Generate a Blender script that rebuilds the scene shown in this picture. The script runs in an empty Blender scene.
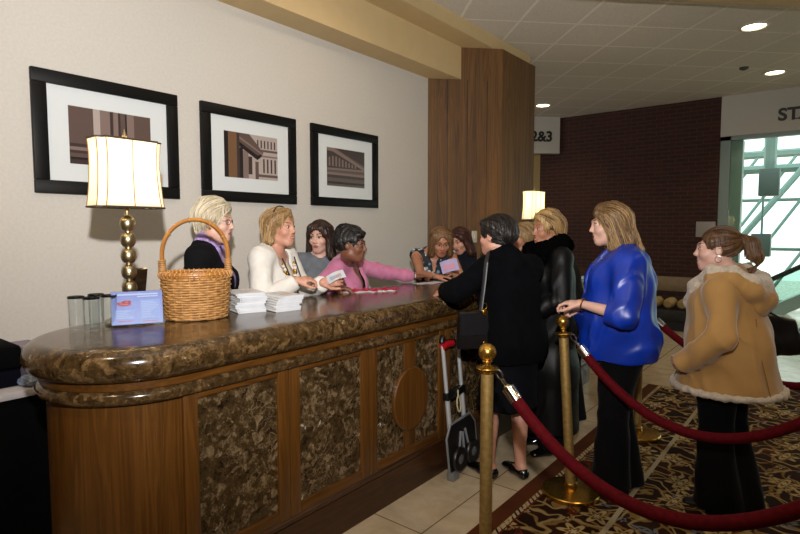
import bpy, bmesh, math, random
import numpy as np
from mathutils import Vector, Matrix
random.seed(7); RNG = np.random.default_rng(7)
SC = bpy.context.scene
COL = SC.collection
PI = math.pi
V = Vector
FLASH, DOWN, SKY = 640., .75, 2.2

# ------------------------------------------------------------------ materials
def lin(h):
    h = h.lstrip('#'); o = []
    for i in (0, 2, 4):
        c = int(h[i:i+2], 16)/255
        o.append(c/12.92 if c <= .04045 else ((c+.055)/1.055)**2.4)
    return (*o, 1)

class NT:
    """small wrapper to wire shader nodes"""
    def __init__(s, name):
        s.m = bpy.data.materials.new(name); s.m.use_nodes = True
        s.t = s.m.node_tree; s.t.nodes.clear()
        s.out = s.n('ShaderNodeOutputMaterial')
        s.p = s.n('ShaderNodeBsdfPrincipled'); s.l(s.p.outputs[0], s.out.inputs[0])
        s.c = s.n('ShaderNodeTexCoord')
    def n(s, typ, **kw):
        x = s.t.nodes.new(typ)
        for k, v in kw.items():
            if hasattr(x, k): setattr(x, k, v)
            else: x.inputs[k].default_value = v
        return x
    def l(s, a, b): s.t.links.new(a, b)
    def obj(s, scale=(1, 1, 1), rot=(0, 0, 0), loc=(0, 0, 0)):
        m = s.n('ShaderNodeMapping'); s.l(s.c.outputs['Object'], m.inputs[0])
        m.inputs['Scale'].default_value = scale; m.inputs['Rotation'].default_value = rot
        m.inputs['Location'].default_value = loc
        return m.outputs[0]
    def noise(s, vec, scale, detail=4, rough=.5, dist=0):
        x = s.n('ShaderNodeTexNoise'); s.l(vec, x.inputs['Vector'])
        x.inputs['Scale'].default_value = scale; x.inputs['Detail'].default_value = detail
        x.inputs['Roughness'].default_value = rough; x.inputs['Distortion'].default_value = dist
        return x.outputs[0]
    def ramp(s, fac, stops, interp='LINEAR'):
        r = s.n('ShaderNodeValToRGB'); s.l(fac, r.inputs[0]); r.color_ramp.interpolation = interp
        e = r.color_ramp.elements
        while len(e) < len(stops): e.new(.5)
        for q, (p, c) in zip(e, stops):
            q.position = p; q.color = lin(c) if isinstance(c, str) else (c, c, c, 1)
        return r.outputs[0]
    def mix(s, f, a, b):
        x = s.n('ShaderNodeMix', data_type='RGBA')
        for v, i in ((f, 0), (a, 6), (b, 7)):
            if isinstance(v, (int, float)): x.inputs[i].default_value = v
            elif isinstance(v, str): x.inputs[i].default_value = lin(v)
            else: s.l(v, x.inputs[i])
        return x.outputs[2]
    def math(s, op, a, b=0., c=0.):
        x = s.n('ShaderNodeMath', operation=op)
        for v, i in ((a, 0), (b, 1), (c, 2)):
            if isinstance(v, (int, float)): x.inputs[i].default_value = v
            else: s.l(v, x.inputs[i])
        return x.outputs[0]
    def bump(s, h, strength=.3, dist=.01):
        b = s.n('ShaderNodeBump'); s.l(h, b.inputs['Height'])
        b.inputs['Strength'].default_value = strength; b.inputs['Distance'].default_value = dist
        s.l(b.outputs[0], s.p.inputs['Normal'])
    def col(s, c):
        if isinstance(c, str): s.p.inputs['Base Color'].default_value = lin(c)
        else: s.l(c, s.p.inputs['Base Color'])
    def set(s, **kw):
        for k, v in kw.items(): s.p.inputs[k.replace('_', ' ')].default_value = v

def simple(name, col, rough=.5, metal=0., col2=None, nscale=30, bump=0, bscale=120, spec=.5, sheen=0, coat=0, **kw):
    t = NT(name); t.set(Roughness=rough, Metallic=metal)
    t.p.inputs['Specular IOR Level'].default_value = spec
    v = t.obj()
    if col2: t.col(t.ramp(t.noise(v, nscale), [(.35, col), (.65, col2)]))
    else: t.col(col)
    if bump: t.bump(t.noise(v, bscale, 3), bump, .004)
    if sheen: t.p.inputs['Sheen Weight'].default_value = sheen; t.p.inputs['Sheen Roughness'].default_value = .4
    if coat: t.p.inputs['Coat Weight'].default_value = coat; t.p.inputs['Coat Roughness'].default_value = .08
    for k, x in kw.items(): t.p.inputs[k.replace('_', ' ')].default_value = x
    return t.m

def wood(name, dark, mid, light, scale=(9, 9, .9), rough=.32, big=2.2):
    t = NT(name); v = t.obj(scale)
    n1 = t.noise(v, big, 3, .5, .6)
    w = t.n('ShaderNodeMath', operation='SINE'); t.l(t.math('MULTIPLY', n1, 46.), w.inputs[0])
    fine = t.noise(t.obj((scale[0]*14, scale[1]*14, scale[2]*3)), 1.6, 4, .6)
    f = t.math('ADD', t.math('MULTIPLY', w.outputs[0], .07), t.math('ADD', t.math('MULTIPLY', fine, .45), t.math('MULTIPLY', n1, .5)))
    t.col(t.ramp(f, [(.22, dark), (.48, mid), (.80, light)]))
    t.set(Roughness=rough); t.bump(f, .12, .003)
    return t.m

def marble(name, dark, mid, light, vein, sc=1., rough=.12):
    t = NT(name); v = t.obj((sc, sc, sc))
    wob = t.n('ShaderNodeTexNoise'); t.l(v, wob.inputs['Vector']); wob.inputs['Scale'].default_value = 7; wob.inputs['Detail'].default_value = 5
    vv = t.n('ShaderNodeVectorMath', operation='MULTIPLY_ADD'); t.l(wob.outputs[1], vv.inputs[0]); vv.inputs[1].default_value = (.22,)*3; t.l(v, vv.inputs[2])
    vo = t.n('ShaderNodeTexVoronoi', feature='DISTANCE_TO_EDGE'); t.l(vv.outputs[0], vo.inputs['Vector']); vo.inputs['Scale'].default_value = 30
    vc = t.n('ShaderNodeTexVoronoi', feature='F1'); t.l(vv.outputs[0], vc.inputs['Vector']); vc.inputs['Scale'].default_value = 30
    vb = t.n('ShaderNodeTexVoronoi', feature='DISTANCE_TO_EDGE'); t.l(vv.outputs[0], vb.inputs['Vector']); vb.inputs['Scale'].default_value = 5
    n = t.noise(v, 24, 8, .7)
    bw = t.n('ShaderNodeRGBToBW'); t.l(vc.outputs['Color'], bw.inputs[0])
    f = t.math('ADD', t.math('MULTIPLY', n, .55), t.math('ADD', t.math('MULTIPLY', bw.outputs[0], .22), t.math('MULTIPLY', t.noise(v, 70, 4, .7), .3)))
    c = t.ramp(f, [(.36, dark), (.55, mid), (.74, light)])
    e = t.ramp(vo.outputs['Distance'], [(0, 1.), (.05, .0)])
    patch = t.ramp(t.noise(v, 5.5, 4), [(.46, 0.), (.66, 1.)])
    c = t.mix(t.math('MULTIPLY', t.math('MULTIPLY', e, patch), .7), c, light)
    e2 = t.ramp(vb.outputs['Distance'], [(0, 1.), (.022, .0)])
    fleck = t.ramp(t.noise(v, 9, 6, .75), [(.6, 0.), (.68, 1.)])
    c = t.mix(t.math('MULTIPLY', e2, fleck), c, vein)
    t.col(c); t.set(Roughness=rough)
    return t.m

def glass(name, tint='#ffffff', rough=0., ior=1.45):
    t = NT(name); t.col(tint); t.set(Roughness=rough, IOR=ior); t.p.inputs['Transmission Weight'].default_value = 1
    return t.m

def pane_glass(name, tint='#e4f2ee', refl=.1):
    """thin sheet glass: mostly clear with a mirror sheen"""
    t = NT(name); tr = t.n('ShaderNodeBsdfTransparent'); tr.inputs[0].default_value = lin(tint)
    gl = t.n('ShaderNodeBsdfGlossy'); gl.inputs['Roughness'].default_value = .02
    lw = t.n('ShaderNodeLayerWeight'); lw.inputs[0].default_value = .5
    fr = t.math('ADD', t.math('MULTIPLY', t.math('POWER', lw.outputs['Facing'], 3.5 if refl < .5 else 3.), .55), .035 if refl < .5 else .05)
    mx = t.n('ShaderNodeMixShader'); t.l(fr, mx.inputs[0]); t.l(tr.outputs[0], mx.inputs[1]); t.l(gl.outputs[0], mx.inputs[2])
    t.l(mx.outputs[0], t.out.inputs[0]); return t.m

def emit(name, col, strength):
    t = NT(name); t.col(col); t.p.inputs['Emission Color'].default_value = lin(col); t.p.inputs['Emission Strength'].default_value = strength
    return t.m

# ------------------------------------------------------------------ mesh helpers
class B:
    def __init__(s): s.bm = bmesh.new()
    def _fin(s, vs, M, mi):
        if M is not None: bmesh.ops.transform(s.bm, matrix=M, verts=vs)
        fs = set(f for v in vs for f in v.link_faces)
        for f in fs: f.material_index = mi; f.smooth = True
    def box(s, lo, hi, bev=0., M=None, mi=0, seg=2):
        r = bmesh.ops.create_cube(s.bm, size=1)['verts']
        c = [(a+b)/2 for a, b in zip(lo, hi)]; d = [abs(b-a) for a, b in zip(lo, hi)]
        for v in r: v.co = V((v.co.x*d[0]+c[0], v.co.y*d[1]+c[1], v.co.z*d[2]+c[2]))
        if bev > 0:
            es = list(set(e for v in r for e in v.link_edges))
            q = bmesh.ops.bevel(s.bm, geom=es, offset=min(bev, min(d)*.49), segments=seg, profile=.5, affect='EDGES')
            r = list(set(v for f in q['faces'] for v in f.verts) | set(v for v in r if v.is_valid))
        s._fin(r, M, mi); return s
    def rings(s, rings, closed=True, cap=True, mi=0, M=None, loop=False):
        vs = [[s.bm.verts.new(p) for p in r] for r in rings]
        n = len(vs[0]); m = len(vs)
        for i in range(m if loop else m-1):
            a, b = vs[i], vs[(i+1) % m]
            for j in range(n if closed else n-1):
                k = (j+1) % n
                try: s.bm.faces.new((a[j], a[k], b[k], b[j]))
                except ValueError: pass
        if cap and not loop:
            for r, rev in ((vs[0], True), (vs[-1], False)):
                try: s.bm.faces.new(r[::-1] if rev else r)
                except ValueError: pass
        s._fin([v for r in vs for v in r], M, mi); return s
    def tube(s, pts, r, n=8, mi=0, cap=True, M=None, loop=False, flat=1.):
        pts = [V(p) for p in pts]; m = len(pts)
        rs = r if isinstance(r, (list, tuple)) else [r]*m
        up = None; rg = []
        for i, p in enumerate(pts):
            if loop: d = pts[(i+1) % m]-pts[i-1]
            else: d = pts[min(i+1, m-1)]-pts[max(i-1, 0)]
            d = d.normalized() if d.length > 1e-9 else V((0, 0, 1))
            if up is None:
                up = V((0, 0, 1)) if abs(d.z) < .9 else V((1, 0, 0))
            a = up-d*up.dot(d); a = a.normalized() if a.length > 1e-6 else d.orthogonal().normalized()
            up = a; b = d.cross(a)
            rg.append([p+(a*math.cos(t)*flat+b*math.sin(t))*rs[i] for t in [2*PI*j/n for j in range(n)]])
        return s.rings(rg, True, cap, mi, M, loop)
    def lathe(s, prof, n=24, M=None, mi=0, sx=1., sy=1.):
        rg = [[V((max(r, 1e-4)*math.cos(2*PI*j/n)*sx, max(r, 1e-4)*math.sin(2*PI*j/n)*sy, z)) for j in range(n)] for r, z in prof]
        return s.rings(rg, True, True, mi, M)
    def prism(s, poly, z0, z1, M=None, mi=0, bev=0.):
        a = [s.bm.verts.new((x, y, z0)) for x, y in poly]; b = [s.bm.verts.new((x, y, z1)) for x, y in poly]
        n = len(poly)
        s.bm.faces.new(a[::-1]); s.bm.faces.new(b)
        for i in range(n): s.bm.faces.new((a[i], a[(i+1) % n], b[(i+1) % n], b[i]))
        s._fin(a+b, M, mi); return s
    def ball(s, c, r, n=16, M=None, mi=0):
        r = r if isinstance(r, (tuple, list)) else (r, r, r)
        q = bmesh.ops.create_uvsphere(s.bm, u_segments=n, v_segments=max(6, n*2//3), radius=1)['verts']
        for v in q: v.co = V((v.co.x*r[0]+c[0], v.co.y*r[1]+c[1], v.co.z*r[2]+c[2]))
        s._fin(q, M, mi); return s
    def mesh(s, name, sharp=38):
        bmesh.ops.recalc_face_normals(s.bm, faces=s.bm.faces)
        me = bpy.data.meshes.new(name); s.bm.to_mesh(me); s.bm.free()
        if sharp: me.set_sharp_from_angle(angle=math.radians(sharp))
        return me

FR = {}      # object name -> world matrix of the frame its mesh coordinates live in
def tag(o, label=None, cat=None, group=None, kind=None):
    for k, v in (('label', label), ('category', cat), ('group', group), ('kind', kind)):
        if v: o[k] = v
    return o
def thing(name, loc, label, cat, group=None, rz=0., kind=None):
    o = bpy.data.objects.new(name, None); COL.objects.link(o); o.empty_display_size = .1
    o.location = loc; o.rotation_euler = (0, 0, rz)
    FR[o.name] = Matrix.Translation(loc) @ Matrix.Rotation(rz, 4, 'Z')
    return tag(o, label, cat, group, kind)
def link(name, me, mats, parent=None, world=False, label=None):
    o = bpy.data.objects.new(name, me); COL.objects.link(o)
    for m in (mats if isinstance(mats, (list, tuple)) else [mats]): me.materials.append(m)
    if parent is not None:
        o.parent = parent; FR[o.name] = FR[parent.name]
        if world: me.transform(FR[parent.name].inverted())
    else: FR[o.name] = Matrix.Identity(4)
    if label: o['label'] = label
    return o
def part(name, b, mats, parent=None, world=True, sharp=38, label=None):
    return link(name, b.mesh(name, sharp), mats, parent, world, label)
def solo(name, b, mats, loc, label, cat, group=None, kind=None, sharp=38, rz=0.):
    """a thing that is one mesh, built around its own base"""
    me = b.mesh(name, sharp); o = link(name, me, mats)
    o.location = loc; o.rotation_euler = (0, 0, rz)
    FR[o.name] = Matrix.Translation(loc) @ Matrix.Rotation(rz, 4, 'Z')
    return tag(o, label, cat, group, kind)
def struct(name, b, mats, parent=None, sharp=38):
    o = part(name, b, mats, parent, sharp=sharp)
    if parent is None: o['kind'] = 'structure'
    return o
def kids(o): return [c for c in bpy.data.objects if c.parent == o]
def copy_tree(o, parent=None, keep=('label',)):
    c = o.copy(); COL.objects.link(c); FR[c.name] = FR[o.name]
    c.parent = parent
    for ch in kids(o): copy_tree(ch, c)
    return c
def text_mesh(body, size, extrude=.002, offset=0.):
    cu = bpy.data.curves.new('lettering', 'FONT'); cu.body = body; cu.size = size; cu.extrude = extrude; cu.offset = offset
    o = bpy.data.objects.new('lettering', cu); COL.objects.link(o)
    dg = bpy.context.evaluated_depsgraph_get(); me = bpy.data.meshes.new_from_object(o.evaluated_get(dg))
    bpy.data.objects.remove(o); return me
# ------------------------------------------------------------------ signed-distance volumes -> continuous meshes
A3 = lambda p: np.array(p, dtype=float)
def axis(lo, hi, fine, h, hf):
    out = [lo]
    while out[-1] < hi:
        x = out[-1]; f = any(a-hf <= x <= b for a, b in fine)
        st = hf if f else h
        nx = [a for a, b in fine if x < a < x+st]
        out.append(min(nx) if nx and min(nx)-x > hf*.5 else x+st)
    return np.array(out)
class Seg:
    """elliptical tapered limb from a to b; (width, depth) radii at both ends"""
    def __init__(s, a, b, ra, rb=None, ex=(1, 0, 0), k=.02, c=None, tag='', op='u'):
        s.a = A3(a); s.b = A3(b)
        s.ra = ra if isinstance(ra, tuple) else (ra, ra)
        rb = s.ra if rb is None else rb
        s.rb = rb if isinstance(rb, tuple) else (rb, rb)
        s.ex = A3(ex); s.k = k; s.c = c; s.tag = tag; s.op = op
    def ball(c, r, k=.02, tag='', op='u', R=None):
        """ellipsoid of radii r, axes from the columns of R"""
        r = r if isinstance(r, (tuple, list)) else (r, r, r)
        s = Seg(c, c, (r[0], r[1]), None, k=k, c=r[2], tag=tag, op=op)
        s.R = R; return s
    R = None
    def xf(s, M):
        """move by a 4x4 numpy matrix"""
        c = float(np.linalg.norm(M[:3, 0])); R = M[:3, :3]/c; sc = lambda r: (r[0]*c, r[1]*c)
        q = Seg(M[:3, :3] @ s.a+M[:3, 3], M[:3, :3] @ s.b+M[:3, 3], sc(s.ra), sc(s.rb), R @ s.ex, s.k*c, None if s.c is None else s.c*c, s.tag, s.op)
        if np.linalg.norm(s.b-s.a) < 1e-6: q.R = R @ (np.eye(3) if s.R is None else s.R)
        return q
    def axes(s):
        d = s.b-s.a; L = np.linalg.norm(d)
        if L < 1e-6:
            R = np.eye(3) if s.R is None else s.R
            return R[:, 0], R[:, 1], R[:, 2], 0.
        u = d/L; e = s.ex-u*(u @ s.ex)
        if np.linalg.norm(e) < 1e-3:
            e = A3((0, 1, 0)); e = e-u*(u @ e)
        e /= np.linalg.norm(e)
        return e, np.cross(u, e), u, L
    def ev(s, X, Y, Z, inf=0.):
        e1, e2, u, L = s.axes()
        px, py, pz = X-s.a[0]+1e-6, Y-s.a[1], Z-s.a[2]
        q1 = px*e1[0]+py*e1[1]+pz*e1[2]; q2 = px*e2[0]+py*e2[1]+pz*e2[2]; w = px*u[0]+py*u[1]+pz*u[2]
        if L > 0: t = np.clip(w/L, 0, 1); q3 = w-t*L
        else: t = 0.; q3 = w
        a = s.ra[0]+(s.rb[0]-s.ra[0])*t+inf; b = s.ra[1]+(s.rb[1]-s.ra[1])*t+inf
        c = (s.c+inf if L == 0 else s.c) if s.c is not None else np.minimum(a, b)
        x, y, z = q1/a, q2/b, q3/c
        k0 = np.sqrt(x*x+y*y+z*z); k1 = np.sqrt((x/a)**2+(y/b)**2+(z/c)**2)+1e-7
        return k0*(k0-1)/k1
    def box(s, inf, m):
        r = max(*s.ra, *s.rb, s.c or 0)+inf+m
        return np.minimum(s.a, s.b)-r, np.maximum(s.a, s.b)+r
class Vol:
    def __init__(s, lo, hi, h=.01, fine=(), hf=.0045):
        s.ax = [axis(lo[i], hi[i], [(f[0][i], f[1][i]) for f in fine], h, hf) for i in range(3)]
        s.d = np.full([len(a) for a in s.ax], .4, np.float32); s.h = h
    def sl(s, lo, hi):
        r = []
        for i in range(3):
            a = max(0, np.searchsorted(s.ax[i], lo[i])-1); b = min(len(s.ax[i]), np.searchsorted(s.ax[i], hi[i])+1)
            if b <= a: return None
            r.append(slice(a, b))
        return tuple(r)
    def grid(s, q): return s.ax[0][q[0]][:, None, None], s.ax[1][q[1]][None, :, None], s.ax[2][q[2]][None, None, :]
    def add(s, g, inf=0., op=None, k=None):
        k = g.k if k is None else k; k = max(k, 1e-4); op = op or g.op
        q = s.sl(*g.box(inf, k+2.2*s.h))
        if q is None: return s
        d1 = g.ev(*s.grid(q), inf); d2 = s.d[q]
        if op == 'u':
            h = np.clip(.5+.5*(d2-d1)/k, 0, 1); s.d[q] = d2*(1-h)+d1*h-k*h*(1-h)
        else:
            h = np.clip(.5-.5*(d2+d1)/k, 0, 1); s.d[q] = d2*(1-h)-d1*h+k*h*(1-h)
        return s
    def plane(s, p, n, k=.004):
        """keep the side the normal points away from"""
        X, Y, Z = s.grid((slice(None),)*3); n = A3(n)/np.linalg.norm(n)
        d = ((X-p[0])*n[0]+(Y-p[1])*n[1]+(Z-p[2])*n[2]).astype(np.float32)
        h = np.clip(.5-.5*(d-s.d)/k, 0, 1) if k else (d < s.d)
        s.d = d*(1-h)+s.d*h+k*h*(1-h); return s
    def sample(s, P):
        I = []; T = []
        for i in range(3):
            j = np.clip(np.searchsorted(s.ax[i], P[:, i])-1, 0, len(s.ax[i])-2)
            I.append(j); T.append(np.clip((P[:, i]-s.ax[i][j])/(s.ax[i][j+1]-s.ax[i][j]), 0, 1))
        r = 0
        for a in (0, 1):
            for b in (0, 1):
                for c in (0, 1):
                    w = (T[0] if a else 1-T[0])*(T[1] if b else 1-T[1])*(T[2] if c else 1-T[2])
                    r = r+w*s.d[I[0]+a, I[1]+b, I[2]+c]
        return r
    def grad(s, P, e=.004):
        g = np.stack([s.sample(P+np.eye(3)[i]*e)-s.sample(P-np.eye(3)[i]*e) for i in range(3)], 1)
        return g/(np.linalg.norm(g, axis=1, keepdims=True)+1e-9)
    def net(s, smooth=1):
        d = s.d; neg = d < 0
        n0, n1, n2 = d.shape
        cnt = np.zeros((n0-1, n1-1, n2-1), np.int8)
        for a in (0, 1):
            for b in (0, 1):
                for c in (0, 1): cnt += neg[a:n0-1+a, b:n1-1+b, c:n2-1+c]
        act = (cnt > 0) & (cnt < 8); I = np.argwhere(act)
        idx = np.full(act.shape, -1, np.int64); idx[act] = np.arange(len(I))
        acc = np.zeros((len(I), 3)); num = np.zeros(len(I))
        co = [(a, b, c) for a in (0, 1) for b in (0, 1) for c in (0, 1)]
        val = {c: d[I[:, 0]+c[0], I[:, 1]+c[1], I[:, 2]+c[2]].astype(float) for c in co}
        pos = {c: np.stack([s.ax[i][I[:, i]+c[i]] for i in range(3)], 1) for c in co}
        for c in co:
            for i in range(3):
                if c[i] == 0:
                    e = list(c); e[i] = 1; e = tuple(e)
                    x = (val[c] < 0) != (val[e] < 0)
                    t = np.where(x, val[c]/(val[c]-val[e]+1e-12), 0)
                    acc += np.where(x[:, None], pos[c]+(pos[e]-pos[c])*t[:, None], 0); num += x
        P = acc/num[:, None]
        F = []
        for i in range(3):
            j, k = (i+1) % 3, (i+2) % 3
            lo = [slice(None)]*3; hi = [slice(None)]*3; lo[i] = slice(0, -1); hi[i] = slice(1, None)
            a, b = neg[tuple(lo)], neg[tuple(hi)]
            E = np.argwhere(a != b)
            ok = (E[:, j] > 0) & (E[:, k] > 0) & (E[:, j] < d.shape[j]-1) & (E[:, k] < d.shape[k]-1)
            E = E[ok]; fl = a[tuple(E.T)]
            def g(dj, dk):
                q = E.copy(); q[:, j] += dj; q[:, k] += dk
                return idx[tuple(q.T)]
            Q = np.stack([g(-1, -1), g(0, -1), g(0, 0), g(-1, 0)], 1)
            Q[~fl] = Q[~fl][:, ::-1]; F.append(Q)
        F = np.concatenate(F)
        for _ in range(smooth):
            S = np.zeros_like(P); W = np.zeros(len(P))
            for a in range(4):
                u, v = F[:, a], F[:, (a+1) % 4]
                for c in range(3):
                    S[:, c] += np.bincount(u, P[v, c], len(P))+np.bincount(v, P[u, c], len(P))
                W += np.bincount(u, minlength=len(P))+np.bincount(v, minlength=len(P))
            P = P*.5+.5*S/np.maximum(W, 1)[:, None]
        return P, F
def normals(P, F):
    n = np.cross(P[F[:, 2]]-P[F[:, 0]], P[F[:, 3]]-P[F[:, 1]]); N = np.zeros_like(P)
    for a in range(4):
        for c in range(3): N[:, c] += np.bincount(F[:, a], n[:, c], len(P))
    return N/(np.linalg.norm(N, axis=1, keepdims=True)+1e-12)
def waves(P, amp, freq, seed, stretch=(1, 1, .4), n=14):
    r = np.random.default_rng(seed); out = np.zeros(len(P))
    for i in range(n):
        w = r.normal(size=3); w /= np.linalg.norm(w); w = w*A3(stretch)*freq*r.uniform(.5, 1.9)
        out += np.sin(P @ w+r.uniform(0, 6.28))
    o = out/math.sqrt(n/2); q = 0
    for j in range(3):
        w = r.normal(size=3); w /= np.linalg.norm(w); w2 = np.cross(w, r.normal(size=3)); w2 /= np.linalg.norm(w2)
        ph = (P @ (w*A3(stretch)))*freq*r.uniform(.6, 1.1)+1.1*np.sin((P @ w2)*freq*.45+r.uniform(0, 6))+r.uniform(0, 6)
        q = q+np.exp(-(np.sin(ph*.5)/.22)**2)*(.5+.5*np.sin((P @ w2)*freq*.6+r.uniform(0, 6)))
    return amp*(.55*o+1.1*q-.5)
def np_mesh(name, P, F, mi=None):
    me = bpy.data.meshes.new(name); n, m = len(P), len(F)
    me.vertices.add(n); me.vertices.foreach_set('co', P.astype(np.float32).ravel())
    me.loops.add(m*4); me.loops.foreach_set('vertex_index', F.astype(np.int32).ravel())
    me.polygons.add(m); me.polygons.foreach_set('loop_start', np.arange(0, 4*m, 4, dtype=np.int32))
    me.polygons.foreach_set('use_smooth', np.ones(m, bool))
    if mi is not None: me.polygons.foreach_set('material_index', mi.astype(np.int32))
    me.update(calc_edges=True); me.validate(); return me
def Rm(yaw=0, pitch=0, roll=0):
    """head turn in degrees: yaw to its left, pitch down, roll to its right"""
    y, p, r = map(math.radians, (yaw, pitch, roll))
    Z = np.array([[math.cos(y), -math.sin(y), 0], [math.sin(y), math.cos(y), 0], [0, 0, 1]])
    X = np.array([[1, 0, 0], [0, math.cos(p), math.sin(p)], [0, -math.sin(p), math.cos(p)]])
    Y = np.array([[math.cos(r), 0, math.sin(r)], [0, 1, 0], [-math.sin(r), 0, math.cos(r)]])
    return Z @ X @ Y
def nrm(v): v = A3(v); return v/(np.linalg.norm(v)+1e-12)
# ------------------------------------------------------------------ people
def skin(name, base, red):
    t = NT(name); v = t.obj(); t.col(t.ramp(t.noise(v, 16, 4), [(.3, base), (.75, red)]))
    t.set(Roughness=.48); t.p.inputs['Subsurface Weight'].default_value = .12
    t.p.inputs['Subsurface Radius'].default_value = (.012, .005, .003); t.p.inputs['Subsurface Scale'].default_value = .6
    t.bump(t.noise(v, 260, 2), .08, .002); return t.m
def hair_mat(name, dark, mid, light, rough=.42):
    t = NT(name); g = t.n('ShaderNodeNewGeometry')
    n = t.noise(t.obj((60, 60, 9)), 1.4, 4)
    f = t.math('ADD', t.math('MULTIPLY', g.outputs['Random Per Island'], .55), t.math('MULTIPLY', n, .5))
    t.col(t.ramp(f, [(.2, dark), (.5, mid), (.85, light)])); t.set(Roughness=rough)
    t.bump(t.noise(t.obj((240, 240, 24)), 1., 3), .5, .004); return t.m
def cloth(name, col, col2=None, rough=.9, sheen=0., bump=.25, bscale=300, spec=.12, nscale=18, **kw):
    return simple(name, col, rough, 0, col2, nscale, bump, bscale, spec, sheen, **kw)

M_EYE = simple('eye_white', '#c4bcb4', .25); M_IRIS = simple('eye_iris', '#3a2a1e', .1); M_PUP = simple('eye_pupil', '#060505', .1)
M_GOLD = simple('gold', '#c99a3a', .25, 1.); M_SILVER = simple('polished_silver', '#c9c9c9', .2, 1.)
M_BLACKLEATHER = simple('black_leather', '#0b0b0c', .35, 0, '#121214', 40, .2, 220)

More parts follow.
